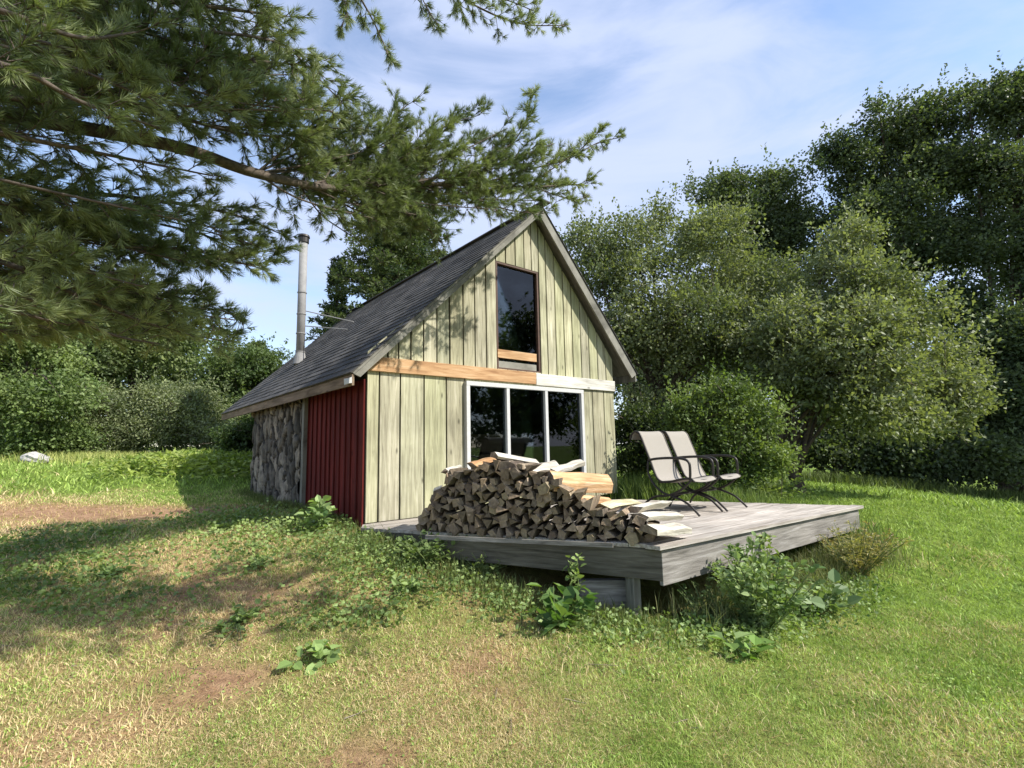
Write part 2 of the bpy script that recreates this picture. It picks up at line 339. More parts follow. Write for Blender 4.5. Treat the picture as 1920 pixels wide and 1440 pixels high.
# grass blades: random points in the camera's view sector and a little beyond its sides
def blades(x, y, h, w, lean=.5, colf=None):
    n = len(x); z = gz(x, y); P = np.stack([x, y, z-.004], 1); az = R.random(n)*2*math.pi
    side = np.stack([np.cos(az), np.sin(az), az*0], 1); la = R.random(n)*2*math.pi; ln = np.stack([np.cos(la), np.sin(la), la*0], 1)*(R.random(n)[:, None]*lean)
    hh = h[:, None]; A = P-side*w[:, None]; B = P+side*w[:, None]; Mi = P+(ln*.35+uz*.6)*hh
    C1 = Mi-side*w[:, None]*.7; C2 = Mi+side*w[:, None]*.7; T = P+(ln+uz)*hh
    V = np.stack([A, B, C2, C1, T], 1).reshape(-1, 3); b = (np.arange(n)*5)[:, None]
    c = (colf or grasscol)(x, y, n)
    return V, b+np.array([0, 1, 2, 3]), b+np.array([3, 2, 4]), np.repeat(c, 5, 0)
DN = at(1240, 1022, 4.53); DN[2] = BASE; DR = at(1612, 948, 6.83); DR[2] = BASE
DL = np.array([-1.76, 5.82, BASE])
def deckmask(x, y):                                  # under the deck and inside the cabin
    a, s = cab2(x, y); inc = (a > -.02) & (a < 4.8) & (s > 0) & (s < 5.6)
    e = (DN-DL)[:2]; q = (x-DL[0])*(-e[1])+(y-DL[1])*e[0]; f2 = (DR-DN)[:2]; q2 = (x-DN[0])*(-f2[1])+(y-DN[1])*f2[0]
    return inc | ((q > .15) & (q2 > .3) & (x < 4.2) & (s < .0))
def sector(n, r0, r1, half=1.22):
    r = np.sqrt(R.random(n)*(r1**2-r0**2)+r0**2); a = (R.random(n)*2-1)*half; return r*np.sin(a), r*np.cos(a)
VV, QQ, TT, CC = [], [], [], []; off = 0
for n, r0, r1, h0, wd in ((330000, 1.3, 3.6, .020, .0016), (360000, 3.6, 7, .026, .0026), (200000, 7, 13, .042, .0055), (90000, 13, 26, .09, .013)):
    x, y = sector(n, r0, r1); k = ~deckmask(x, y) & (R.random(n) > dirt(x, y)*.85) & (R.random(n) < .35+.9*fbm(x, y, 2.5, 41)); x, y = x[k], y[k]; n = len(x)
    h = h0*(.45+1.0*R.random(n))*(.55+.9*fbm(x, y, 1.6, 51)); h *= np.where(R.random(n) < .04, 1.9, 1)
    V, q, t_, c = blades(x, y, h, np.full(n, wd)*(.6+.8*R.random(n)), 1.9)
    VV.append(V); QQ.append(q+off); TT.append(t_+off); CC.append(c); off += len(V)
tag(mesh_np('lawn_grass', np.vstack(VV), [np.vstack(QQ), np.vstack(TT)], M_grass, col=np.vstack(CC)), 'short patchy lawn grass, green on the right and straw coloured on the left', 'grass', kind='stuff')

# ------------------------------------------------------------------ the cabin (local frame: X along the front, Y back, Z up)
cabin = empty('cabin', tuple(FL), 'small cabin with pale green board front, red board side and steep dark shingle roof', 'cabin', rz=YW)
WD, APX, APZ, HL, HR = 4.80, 2.87, 4.74, 2.12, 2.46
def rz_at(a): return HL+(APZ-HL)*a/APX if a < APX else HR+(APZ-HR)*(WD-a)/(WD-APX)
def siding(name, edges, z0, z1f, holes, th=.024):
    """vertical boards between the given joints; holes = (a0,a1,z0,z1)"""
    mb = MB()
    for i in range(len(edges)-1):
        a, b = edges[i]+.012, edges[i+1]-.012; c = .84+.3*R.random(); c = (c, c*(.97+.06*R.random()), c*(.92+.14*R.random())); y0 = -th-.004*R.random()
        segs = [(a, b, None)]
        # cut by holes: split board horizontally when partly inside
        cuts = sorted({a, b, *[h for hh in holes for h in hh[:2] if a < h < b], *( [APX] if a < APX < b else [])})
        for s0, s1 in zip(cuts[:-1], cuts[1:]):
            m_ = (s0+s1)/2; spans = [(z0, None)]
            for h in holes:
                if h[0] <= m_ <= h[1]: spans = [(z0, h[2]), (h[3], None)]
            for za, zb in spans:
                t0 = zb if zb is not None else z1f(s0); t1 = zb if zb is not None else z1f(s1)
                if min(t0, t1) <= za+.01: continue
                P = np.array([(s0, y0, za), (s1, y0, za), (s1, y0, t1), (s0, y0, t0)]); mb.prism(P, (0, th, 0), 0, c)
    return mb.build(name, M_siding, cabin)
HOLE_W = (1.46, 3.90, .30, 1.82); HOLE_G = (2.07, 2.97, 2.06, 3.77)
siding('wall_siding', [0, .17, .46, .81, 1.16, 1.47, 3.89, 4.20, 4.51, 4.80], .0, lambda a: 1.87, [HOLE_W])
ge = [-.0, .13, .28, .43, .61, .80, 1.01, 1.22, 1.45, 1.66, 1.87, 2.07, 2.27, 2.47, 2.66, 2.82, 2.98, 3.14, 3.34, 3.54, 3.74, 3.95, 4.16, 4.38, 4.60, 4.80]
siding('gable_siding', ge, 2.04, lambda a: rz_at(a)-.02, [HOLE_G])
# dark sheathing right behind the boards, with the two openings, thickness 0.1 inward
mb = MB()
def sheath(poly): mb.prism(np.array([(a, .003, z) for a, z in poly]), (0, .09, 0))
sheath([(0, 0), (1.46, 0), (1.46, 2.0), (0, 2.0)]); sheath([(3.90, 0), (4.8, 0), (4.8, 2.0), (3.90, 2.0)]); sheath([(1.46, 0), (3.90, 0), (3.90, .3), (1.46, .3)]); sheath([(1.46, 1.82), (3.9, 1.82), (3.9, 2.0), (1.46, 2.0)])
sheath([(0, 2.0), (2.07, 2.0), (2.07, rz_at(2.07)-.05), (0, HL-.05)]); sheath([(2.97, 2.0), (4.8, 2.0), (4.8, HR-.05), (2.97, rz_at(2.97)-.05)]); sheath([(2.07, 3.77), (2.97, 3.77), (2.97, rz_at(2.97)-.05), (APX, APZ-.05), (2.07, rz_at(2.07)-.05)]); sheath([(2.07, 2.0), (2.97, 2.0), (2.97, 2.06), (2.07, 2.06)])
mb.build('sheathing', M_gap, cabin)
b1 = MB().box((1.40, -.045, 1.955), (2.84, .05, .185)).build('belt_board', M_belt, cabin, bevel=.004); tag(b1, 'orange brown belt board over the left of the front')
b2 = MB().box((3.815, -.043, 1.945), (1.97, .046, .19)).build('belt_board', M_beltw, cabin, bevel=.004); tag(b2, 'bleached whitish belt board over the right of the front')
# red board side, post, stone wall, back and right walls, floor
mb = MB(); s = .0
while s < 2.06:
    w = .17+.05*R.random(); w = min(w, 2.1-s); c = .8+.4*R.random(); mb.box((-.012, s+w/2, .86), (.024, w-.012, 1.80), col=(c, c, c)); s += w
    mb.box((-.034, s, .86), (.02, .035, 1.78), col=(.8, .8, .8))
mb.build('red_siding', M_red, cabin)
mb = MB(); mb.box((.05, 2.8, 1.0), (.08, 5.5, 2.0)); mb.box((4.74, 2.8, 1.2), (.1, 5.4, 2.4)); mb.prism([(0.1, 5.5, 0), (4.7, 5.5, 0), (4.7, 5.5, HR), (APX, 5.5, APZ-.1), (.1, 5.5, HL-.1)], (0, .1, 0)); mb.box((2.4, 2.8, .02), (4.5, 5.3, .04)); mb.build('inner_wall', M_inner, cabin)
MB().box((-.05, 2.16, .87), (.10, .10, 1.82)).box((-.02, 2.26, .87), (.05, .10, 1.82)).build('corner_post', M_rake, cabin)
# rubble stone wall: grid displaced by cell pattern
na, nz = 150, 80; A_, Z_ = np.meshgrid(np.linspace(2.31, 5.6, na), np.linspace(-.3, 1.80, nz)); a_, z_ = A_.ravel(), Z_.ravel()
sd = np.stack([R.uniform(2.2, 5.7, 150)**1.0, R.uniform(-.3, 1.9, 150)], 1); wz = .10*(fbm(a_, z_, 3., 91)-.5); dd = np.hypot((a_[:, None]+wz[:, None]*2-sd[None, :, 0]), (z_[:, None]+wz[:, None]*3-sd[None, :, 1])*.6)*(.75+.6*R.random(150))[None]; so3 = np.sort(dd, 1); idx = dd.argmin(1); e_ = np.clip((so3[:, 1]-so3[:, 0])/.07, 0, 1)
sc = (.22+.85*R.random(150)**1.5)[idx]*(.7+.6*fbm(a_, z_, 6, 8)); sc = np.where(e_ < .3, .14, sc)
V = np.stack([-.03-.06*e_**.5-.05*(R.random(150)[idx]-.5)-.02*fbm(a_, z_, 9, 3), a_, z_], 1); ii = (np.arange(nz-1)[:, None]*na+np.arange(na-1)[None]).ravel()
sw = mesh_np('stone_wall', V, [np.stack([ii, ii+na, ii+na+1, ii+1], 1)], plain('rubble_stone', (.235, .20, .155), .9, noise=.6, scale=9, bump=.7, vcol=True), cabin, col=np.stack([sc, sc, sc], 1))
# window frames and glass
def window(name, a0, a1, z0, z1, fw, mat, mull, depth=.09, y=-.05, label=None):
    mb = MB(); mb.box(((a0+a1)/2, y, z1-fw/2), (a1-a0, depth, fw)); mb.box(((a0+a1)/2, y, z0+fw/2), (a1-a0, depth, fw))
    for a in (a0+fw/2, a1-fw/2): mb.box((a, y, (z0+z1)/2), (fw, depth-.004, z1-z0-2*fw))
    xs = [a0+fw]
    for m_ in mull: mb.box((m_, y, (z0+z1)/2), (fw*.95, depth-.01, z1-z0-2*fw)); xs += [m_-fw*.475, m_+fw*.475]
    xs.append(a1-fw); w = mb.build(name, mat, cabin, bevel=.003)
    if label: tag(w, label)
    for i in range(0, len(xs), 2):
        MB().box(((xs[i]+xs[i+1])/2, y+.012, (z0+z1)/2), (xs[i+1]-xs[i], .006, z1-z0-2*fw)).build('pane', M_glass, w)
    return w
window('window_frame', 1.455, 3.905, .30, 1.825, .062, M_winframe, [2.22, 3.02], label='pale grey triple window frame under the belt board')
gw = window('window_frame', 2.07, 2.97, 2.05, 3.77, .035, M_dkframe, [], depth=.08, y=.02, label='dark reddish frame of the tall gable window')
MB().box((2.48, -.012, 2.30), (.80, .03, .13)).build('sill_board', M_belt, gw)
MB().box((2.48, -.005, 2.13), (.80, .02, .11)).build('lower_panel', M_rake, gw)
# things that show dimly behind the glass
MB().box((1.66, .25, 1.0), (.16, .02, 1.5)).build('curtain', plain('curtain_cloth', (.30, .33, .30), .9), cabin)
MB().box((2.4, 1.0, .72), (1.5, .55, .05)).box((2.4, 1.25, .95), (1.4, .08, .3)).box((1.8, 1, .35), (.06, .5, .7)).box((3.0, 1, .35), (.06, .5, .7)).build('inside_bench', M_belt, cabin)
# roof: two slopes built of overlapping shingle courses
EL = (-.26, 1.80); ER = (5.26, 2.20); RG = (2.90, 4.84); Y0, Y1 = -.22, 8.1
def slope(e, rg, name, courses):
    e = np.array([e[0], 0, e[1]]); r = np.array([rg[0], 0, rg[1]]); d = r-e; ln = np.linalg.norm(d); t = d/ln; nn = np.array([-t[2], 0, t[0]]) if t[0] > 0 else np.array([t[2], 0, -t[0]])
    root = MB(); root.add([e+(0, Y0, 0), e+(0, Y1, 0), r+(0, Y1, 0), r+(0, Y0, 0), e+(0, Y0, 0)-nn*.03, e+(0, Y1, 0)-nn*.03, r+(0, Y1, 0)-nn*.03, r+(0, Y0, 0)-nn*.03],
             [(0, 1, 2, 3), (4, 7, 6, 5), (0, 4, 5, 1), (1, 5, 6, 2), (2, 6, 7, 3), (3, 7, 4, 0)])
    ro = root.build(name, M_rake, cabin)
    mb = MB(); step = ln/courses
    for i in range(courses):
        y = Y0-.02-R.random()*.3
        while y < Y1:
            w = .26+.14*R.random(); ya, yb = max(y, Y0-.02), min(y+w-.006, Y1+.02); y += w
            if yb-ya < .02: continue
            p0 = e+t*(i*step-.02-.008*R.random()); p1 = e+t*min((i+1)*step+.02, ln); c = .72+.5*R.random(); u = .016+.006*R.random()
            P = [p0+nn*u, p0+nn*u, p1+nn*.006, p1+nn*.006, p0+nn*.002, p0+nn*.002]
            V = [P[0]+(0, ya, 0), P[1]+(0, yb, 0), P[2]+(0, yb, 0), P[3]+(0, ya, 0), P[4]+(0, ya, 0), P[5]+(0, yb, 0)]
            mb.add(V, [(0, 1, 2, 3), (0, 4, 5, 1), (0, 3, 4), (1, 5, 2)], 0, (c, c, c*.99))
    mb.build('shingles', M_shingle, ro)
    return ro, t, nn
rl, tl, nl_ = slope(EL, RG, 'roof_slope', 28); rr, tr_, nr_ = slope(ER, RG, 'roof_slope', 24)
tag(rl, 'dark shingled left roof slope reaching past the stone wall'); tag(rr, 'right roof slope')
def rake(e, rg, t, nn, wdt=.15):
    e = np.array([e[0], Y0-.012, e[1]])-nn*.032; r = np.array([rg[0], Y0-.012, rg[1]])-nn*.032
    mb = MB(); mb.prism([e, r, r-np.array([0, 0, wdt*1.25]), e-nn*wdt+t*.03], (0, .03, 0)); return mb.build('rake_board', M_rake, cabin)
rake(EL, RG, tl, nl_, .07); rake(ER, RG, tr_, nr_, .15)
MB().box((RG[0], (Y0+Y1)/2-.05, RG[1]+.02), (.16, Y1-Y0+.2, .02)).build('ridge_cap', M_shingle, cabin)
MB().box((EL[0]+.012, (Y0+Y1)/2, EL[1]-.09), (.028, Y1-Y0-.02, .13)).build('eave_board', wood('brown_eave_board', (.10, .07, .045), (.22, .16, .11), (.30, .23, .17), grain=(16, 1.2, 14)), cabin)
MB().box((EL[0]-.03, Y0+.05, EL[1]-.10), (.035, .16, .07), jit=.004).build('gutter_stub', M_winframe, cabin)
MB().box((ER[0]-.012, (Y0+Y1)/2, ER[1]-.09), (.028, Y1-Y0-.02, .13)).build('eave_board', M_rake, cabin)
# stove pipe with its cap, storm collar and braces
def roofz(a): return EL[1]+(RG[1]-EL[1])*(a-EL[0])/(RG[0]-EL[0])
Minv = np.linalg.inv(np.array(cabin.matrix_basis))
def tocab(P): return (Minv @ np.append(P, 1))[:3]
pb = tocab(at(563, 655, 10.95)); pt = tocab(at(556, 448, 10.95)); pt[:2] = pb[:2]
pb[2] = roofz(pb[0])-.1
pipe = MB().tube([pb, pt], .09, 20).build('stove_pipe', M_galv, cabin, smooth=False)
for f_ in pipe.data.polygons: f_.use_smooth = len(f_.vertices) == 4
MB().tube([pt+(0, 0, -.10), pt+(0, 0, .01)], .115, 16).tube([pt+(0, 0, .03), pt+(0, 0, .08)], [.135, .12], 16).build('rain_cap', M_dark, pipe)
for h in (.33, .75, 1.2, 1.7): MB().tube([pb+(0, 0, h), pb+(0, 0, h+.02)], .103, 20).build('pipe_joint', M_galv, pipe)
MB().tube([pb+(0, 0, .06), pb+(0, 0, .32)], [.15, .10], 16).build('flashing', M_galv, pipe)
for (dy, da, h) in ((-.8, .9, 1.30), (-1.2, .6, .95)):
    q = pb+(da, dy, 0); q[2] = roofz(q[0])+.03; MB().tube([pb+(.09, 0, h), q], .012, 6).build('brace_rod', M_galv, pipe)

# ------------------------------------------------------------------ the deck
deck = empty('wooden_deck', (DN[0], DN[1], g1(DN[0], DN[1])), 'weathered grey wooden deck raised on posts in front of the cabin', 'deck')
ed = nrm(DR-DN); en = np.array([-ed[1], ed[0], 0]); BK = np.array([1.02, 8.42, BASE]); LC = FL+ux*-.05-us*.03; LC[2] = BASE
poly = [DN, DR, BK, LC+np.array([.03, -.02, 0]), DL]
def clip(poly, d, side):                             # keep side*(p.en - d) >= 0
    o = []
    for i in range(len(poly)):
        p, q = poly[i], poly[(i+1) % len(poly)]; a = side*((p-DN)@en-d); b = side*((q-DN)@en-d)
        if a >= 0: o.append(p)
        if a*b < 0: o.append(p+(q-p)*a/(a-b))
    return o
mb = MB(); d = -.035
while d < 4.2:
    P = clip(clip(poly, d+.004, 1), d+.136, -1) if d > 0 else None
    if d <= 0: P = [DN-en*.035-ed*.06, DR-en*.035+ed*.03, DR+en*.1+ed*.03, DN+en*.1-ed*.10]
    if P and len(P) > 2:
        c = .78+.36*R.random(); P = np.array(P); P[:, 2] = BASE-.036+R.normal(0, .0015); mb.prism(P, (0, 0, .036), 0, (c, c*.98, c*.96))
    d += .14
# express decking in a frame whose X runs along the boards, so the grain follows them
ang = math.atan2(ed[1], ed[0])
def rotated(name, mb, mat, parent, a, bevel=0):
    o = mb.build(name, mat, parent, world=False, bevel=bevel); co = np.empty(len(o.data.vertices)*3, np.float32); o.data.vertices.foreach_get('co', co)
    co = co.reshape(-1, 3)-np.array(parent.location, np.float32); ca, sa = math.cos(-a), math.sin(-a)
    co2 = co.copy(); co2[:, 0] = co[:, 0]*ca-co[:, 1]*sa; co2[:, 1] = co[:, 0]*sa+co[:, 1]*ca; o.data.vertices.foreach_set('co', co2.ravel()); o.rotation_euler = (0, 0, a); return o
rotated('decking', mb, M_deck, deck, ang, .003)
angl = math.atan2((DN-DL)[1], (DN-DL)[0]); el = nrm(DN-DL)
mb = MB(); o_ = DN+np.array([0, 0, -.04]); mb.prism([o_, DR-ed*.05+(0, 0, -.04), DR-ed*.05+(0, 0, -.30), o_+(0, 0, -.31)], en*.04); rotated('rim_board', mb, M_grey, deck, ang, .003)
mb = MB(); inn = np.array([-el[1], el[0], 0]); a0 = DN-el*.005+inn*.003+(0, 0, -.041); b0 = DL+inn*.003+(0, 0, -.041); mb.prism([b0, a0, a0+(0, 0, -.27), b0+(0, 0, -.20)], inn*.04, 0, (.5, .49, .43)); rotated('rim_board', mb, M_grey, deck, angl, .003)
mb = MB(); p0 = atz(800, 1003, BASE)-inn*.03; p1 = atz(1150, 1018, BASE)-inn*.03; mb.prism([p0+(0, 0, -.037), p1+(0, 0, -.037), p1+(0, 0, .002), p0+(0, 0, .002)], inn*.02); rotated('edge_strip', mb, M_grey, deck, angl)
for q in (at(1188, 1120, 4.72), DR-ed*.6+en*.3, DL+el*.8+inn*.35, DR-ed*2.2+en*.2):
    zb = g1(q[0], q[1])-.1; MB().box((q[0]-DN[0], q[1]-DN[1], (zb+BASE-.05)/2-deck.location[2]), (.095, .095, BASE-.05-zb), ax=[(math.cos(ang), math.sin(ang), 0), (-math.sin(ang), math.cos(ang), 0), (0, 0, 1)]).build('post', M_rake, deck, bevel=.004)
mb = MB()
for k in range(1, 9):
    q = DN+ed*(k*.45)+en*.06; qe = q+en*min(3.0, .6+k*.45) if k < 6 else q+en*(1.9-.2*(k-5)); mb.prism([q+(0, 0, -.04), qe+(0, 0, -.04), qe+(0, 0, -.22), q+(0, 0, -.22)], ed*.04)
rotated('joists', mb, M_rake, deck, ang)
q0, q1 = at(1094, 1118, 4.78), at(1176, 1106, 5.0); dq = nrm(q1-q0); sq = nrm(np.cross(dq, uz)); zq = np.cross(sq, dq)
tb = empty('timber_offcut', tuple(q0-zq*.11), 'grey weathered timber block lying under the deck corner beside the post', 'timber')
mb = MB(); mb.box((0, 0, 0), (np.linalg.norm(q1-q0)+.01, .09, .25), jit=.006); o = mb.build('block', M_grey, tb, bevel=.006)
o.matrix_local = Matrix([[*a] for a in zip(dq, -sq, zq)]).to_4x4(); o.location = Vector((q0+q1)/2-(q0-zq*.11)); o.rotation_euler = o.matrix_local.to_euler()

# ------------------------------------------------------------------ firewood
def logshape(r, n, ln, seed, m0=0, m1=1, flat=1.):
    g = np.random.default_rng(seed); th = np.sort(g.random(n)*.5+np.arange(n))*2*math.pi/n; rr_ = r*(.78+.4*g.random(n))
    X = rr_*np.cos(th); Z = rr_*np.sin(th)*flat; k = 5; V = []
    for j in range(k):
        t = j/(k-1); s_ = 1-.05*abs(g.normal())-.04*(j in (0, k-1)); ox, oz = g.normal(0, r*.05, 2)
        V += [(x*s_+ox, (t-.5)*ln+(g.normal(0, .006) if j in (0, k-1) else 0), z*s_+oz) for x, z in zip(X, Z)]
    Fs = [(j*n+i, j*n+(i+1) % n, (j+1)*n+(i+1) % n, (j+1)*n+i) for j in range(k-1) for i in range(n)]
    return np.array(V), Fs, [tuple(range(n)), tuple(range((k-1)*n, k*n))[::-1]]
variants = []
for v in range(18):
    V, S, E_ = logshape(.058, [3, 4, 3, 4, 5, 3][v % 6], .40+.05*R.random(), 100+v); mb = MB(); c = .6+1.0*R.random()**1.3; tint = np.array([1, .95+.08*R.random(), .85+.2*R.random()])
    mb.add(V, S, 1, tuple(c*tint)); base = mb.n-len(V)
    mb.add(V, E_, 0, tuple(np.minimum(c*1.05, 1.2)*tint)); o = mb.build('firewood_log', [M_logend, M_logside], None, bevel=.004); variants.append(o.data); bpy.data.objects.remove(o)
def bevelled(ob): b = ob.modifiers.new('bevel', 'BEVEL'); b.width = .004; b.segments = 1; b.limit_method = 'ANGLE'; return ob
# silhouette of the stack: photo px along the deck edge -> px of its top
TOPX = [772, 800, 822, 845, 880, 930, 1000, 1060, 1090, 1110, 1140, 1200, 1232]; TOPY = [985, 945, 895, 880, 872, 862, 872, 905, 925, 937, 950, 968, 1000]
pw0, pw1 = atz(778, 997, BASE), atz(1236, 1021, BASE); lenS = np.linalg.norm(pw1-pw0); wd_ = (pw1-pw0)/lenS; wi = np.array([-wd_[1], wd_[0], 0])
def project(P):
    x, y, z = P[0], P[1], P[2]-CAMZ; d_ = y*math.cos(PT)+z*math.sin(PT); u = -y*math.sin(PT)+z*math.cos(PT)
    X = x*math.cos(RL)-u*math.sin(RL); U = x*math.sin(RL)+u*math.cos(RL); return 960+F*X/d_, 720-F*U/d_
rowh, sp = .071, .094; row = 0; nlog = 0
while row < 15:
    a = .05+(row % 2)*sp*.5
    while a < lenS:
        P = pw0+wd_*a+uz*(.046+row*rowh); px, py = project(P); lim = np.interp(px, TOPX, TOPY)
        if py > lim+4 and px > TOPX[0]-4:
            sc_ = .85+.5*R.random()**1.5; o = bevelled(bpy.data.objects.new('firewood_log', variants[R.integers(18)])); o.data
            j = R.normal(0, .008, 3); P = P+wd_*j[0]+uz*j[1]+wi*(.20+.02*R.normal()); o.location = P
            o.rotation_euler = Euler((0, R.random()*6.28, 0)); o.rotation_euler = (Matrix.Rotation(math.atan2(wi[1], wi[0])-math.pi/2+R.normal(0, .05), 3, 'Z') @ Matrix.Rotation(R.normal(0, .03), 3, 'X') @ Matrix.Rotation(R.random()*6.28, 3, 'Y')).to_euler()
            o.scale = (sc_, .96+.1*R.random(), sc_*(.85+.25*R.random())); link(o); nlog += 1
            tag(o, 'split log end in the body of the firewood stack on the deck edge', 'firewood', 'firewood logs stacked along the deck edge')
        a += sp*(.92+.16*R.random())
    row += 1
print('logs', nlog)
def slab(px0, px1, r, flat, label, mat, n=5, seed=1, roll=0., c=(1, 1, 1), name='firewood_log'):
    """one loose piece between two (px,py,depth) centre points"""
    A = at(*px0); B = at(*px1); d_ = nrm(B-A); s_ = nrm(np.cross(d_, uz)); z_ = np.cross(s_, d_)
    V, S, E_ = logshape(r, n, np.linalg.norm(B-A), seed, flat=flat); mb = MB(); mb.add(V, S, 1, c); mb.add(V, E_, 0, c)
    o = mb.build(name, [M_logend, mat], None, bevel=.005); o.rotation_euler = (Matrix([[*a] for a in zip(s_, d_, z_)]) @ Matrix.Rotation(roll, 3, 'Y')).to_euler(); o.location = (A+B)/2
    return tag(o, label, 'firewood', 'loose firewood on top of the stack')
slab((1033, 903, 4.95), (1142, 908, 5.35), .105, .9, 'thick orange brown split log lying across the top right of the firewood stack', M_slabo, 7, 5, .3)
slab((926, 854, 5.2), (1002, 866, 5.45), .11, .38, 'pale bleached slab tilted on the very top of the firewood stack', M_slab, 5, 6, .2)
slab((985, 884, 5.1), (1045, 872, 5.4), .075, .5, 'pale split log between the top slab and the thick orange log', M_slab, 5, 8, .6)
slab((1035, 884, 5.25), (1090, 868, 5.6), .075, .45, 'pale split log leaning behind the thick orange log, in front of the window', M_slab, 4, 9, .2)
slab((1085, 935, 4.95), (1140, 940, 5.3), .06, .7, 'orange brown split log low under the thick log at the right shoulder of the stack', M_slabo, 5, 10, 0)
slab((1130, 949, 4.9), (1190, 940, 5.3), .11, .3, 'yellowish flat split slab on the low right part of the stack', M_slab, 5, 12, .1, (1.0, .98, .72))
slab((1188, 955, 4.75), (1246, 944, 5.2), .11, .3, 'whitish split slab at the right end of the stack, nearest the chairs', M_slab, 5, 13, -.1, (1.1, 1.1, 1.1))
slab((1200, 970, 4.62), (1266, 966, 5.0), .125, .33, 'greyish white slab at the right end of the stack, middle of three stepped slabs', M_slab, 5, 14, .1, (1, 1, 1))
slab((1214, 994, 4.48), (1282, 990, 4.85), .125, .36, 'greyish white slab lying on the deck at the right foot of the stack', M_slab, 5, 15, .05, (1, 1, .98))
slab((886, 872, 5.15), (925, 862, 5.5), .07, .5, 'brown split log on the top left of the stack', M_slabo, 4, 16, .4, (.75, .7, .65))
slab((835, 884, 5.4), (862, 876, 5.75), .06, .6, 'pale split log lying at the upper left shoulder of the stack', M_slab, 4, 17, .1)
slab((820, 925, 5.42), (824, 920, 5.75), .06, 1.3, 'narrow pale split face log near the left end of the stack', M_slab, 4, 18, .9, (1.1, 1.1, 1.1))

# ------------------------------------------------------------------ the two sling chairs
ff = np.array([math.sin(YW), -math.cos(YW), 0])
def make_chair(label):
    ch = empty('patio_chair', (0, 0, 0), label, 'chair', 'sling patio chairs on the deck')   # local X = forward, Y = width
    prof = spline([(-.47, .93), (-.44, 1.0), (-.375, 1.035), (-.31, 1.0), (-.25, .86), (-.17, .66), (-.10, .48), (-.03, .39), (.10, .385), (.28, .425), (.40, .435), (.45, .40)], 46)
    def sl(n0, n1, name):
        P = prof[n0:n1]; T = nrm(np.gradient(P, axis=0)); Nn = np.stack([-T[:, 1], T[:, 0]], 1)*.006; ys = np.linspace(-.25, .25, 9); V = []; k = len(P)
        for s in (1, -1):
            for y in ys: V += [(p[0]+s*q[0], y, p[1]+s*q[1]-.018*(1-(y/.25)**2)*(.3+.7*(name == 'seat'))) for p, q in zip(P, Nn)]
        V = np.array(V); m = len(ys); Fs = []
        for s in (0, 1):
            o_ = s*m*k
            for j in range(m-1):
                for i in range(k-1): Fs.append((o_+j*k+i, o_+j*k+i+1, o_+(j+1)*k+i+1, o_+(j+1)*k+i))
        for i in range(k-1):
            for j in (0, m-1): Fs.append((j*k+i, j*k+i+1, m*k+j*k+i+1, m*k+j*k+i))
        MB().add(V, Fs).build(name, M_sling, ch, smooth=True)
    sl(0, 30, 'backrest'); sl(29, 46, 'seat')
    fr = MB()
    for s in (-1, 1):
        y = s*.262; fr.tube([(p[0], y, p[1]) for p in prof], .014, 8)
    fr.tube([(-.37, -.25, 1.02), (-.37, .25, 1.02)], .011, 8); fr.tube([(-.05, -.25, .37), (-.05, .25, .37)], .012, 8); fr.tube([(.42, -.25, .405), (.42, .25, .405)], .012, 8)
    fr.build('frame', M_dark, ch, smooth=True)
    for s in (-1, 1):
        y = s*.272
        MB().tube(spline([(-.19, y, .655), (-.05, y, .675), (.15, y, .685), (.32, y, .675), (.40, y, .63), (.41, y, .52), (.40, y, .42)], 26), .0165, 8).build('armrest', M_dark, ch, smooth=True)
        MB().tube(spline([(-.19, y, .64), (-.20, y, .50), (-.13, y, .36), (.0, y, .25), (.18, y, .20), (.34, y, .14), (.46, y, .04), (.50, y, .0)], 30), .0145, 8).build('leg', M_dark, ch, smooth=True)
        MB().tube(spline([(.42, y, .42), (.28, y, .30), (.10, y, .22), (-.10, y, .19), (-.26, y, .10), (-.33, y, 0)], 26), .0145, 8).build('leg', M_dark, ch, smooth=True)
    MB().tube([(.1, -.27, .215), (.1, .27, .215)], .011, 8).build('stretcher', M_dark, ch, smooth=True)
    return ch
rzc = math.atan2(ff[1], ff[0])
c1 = make_chair('beige sling patio chair with dark curved legs, the nearer one beside the firewood')
foot = atz(1312, 970, BASE); w_ = ux
c1.location = foot-ff*.5+w_*.275; c1.rotation_euler = (0, 0, rzc); c1.location.z = BASE+.014
c2 = c1.copy(); link(c2); c2['label'] = 'beige sling patio chair with dark curved legs, the farther one beside the orchard tree'
for k in list(c1.children): q = k.copy(); link(q, c2)
c2.location = foot-ff*.47+w_*(.275+.59); c2.location.z = BASE+.014; c2.rotation_euler = (0, 0, rzc+.02)

# ------------------------------------------------------------------ foliage builders
def leaves(P, D, ln, wd, col, fold=.25):
    """diamond leaves: base P, direction D (unit), length ln (n,), width wd"""
    n = len(P); rnd = nrm(R.normal(size=(n, 3))+np.array([0, 0, .0])); S = nrm(np.cross(D, rnd)); Nn = np.cross(S, D)
    l_ = ln[:, None]; w = (wd if np.ndim(wd) else np.full(n, wd))[:, None]
    V = np.stack([P, P+D*l_*.45-S*w+Nn*w*fold, P+D*l_, P+D*l_*.45+S*w+Nn*w*fold], 1).reshape(-1, 3)
    return V, (np.arange(n)*4)[:, None]+np.array([0, 1, 2, 3]), np.repeat(col, 4, 0)
def leafcols(P, n, c1, c2, var=.25, sc=1.2, seed=1):
    k = fbm(P[:, 0]+P[:, 2]*.7, P[:, 1]+P[:, 2], sc, seed)[:, None]; k = np.clip((k-.3)/.4, 0, 1)
    return (np.array(c1)*(1-k)+np.array(c2)*k)*(1-var+2*var*R.random((n, 1)))
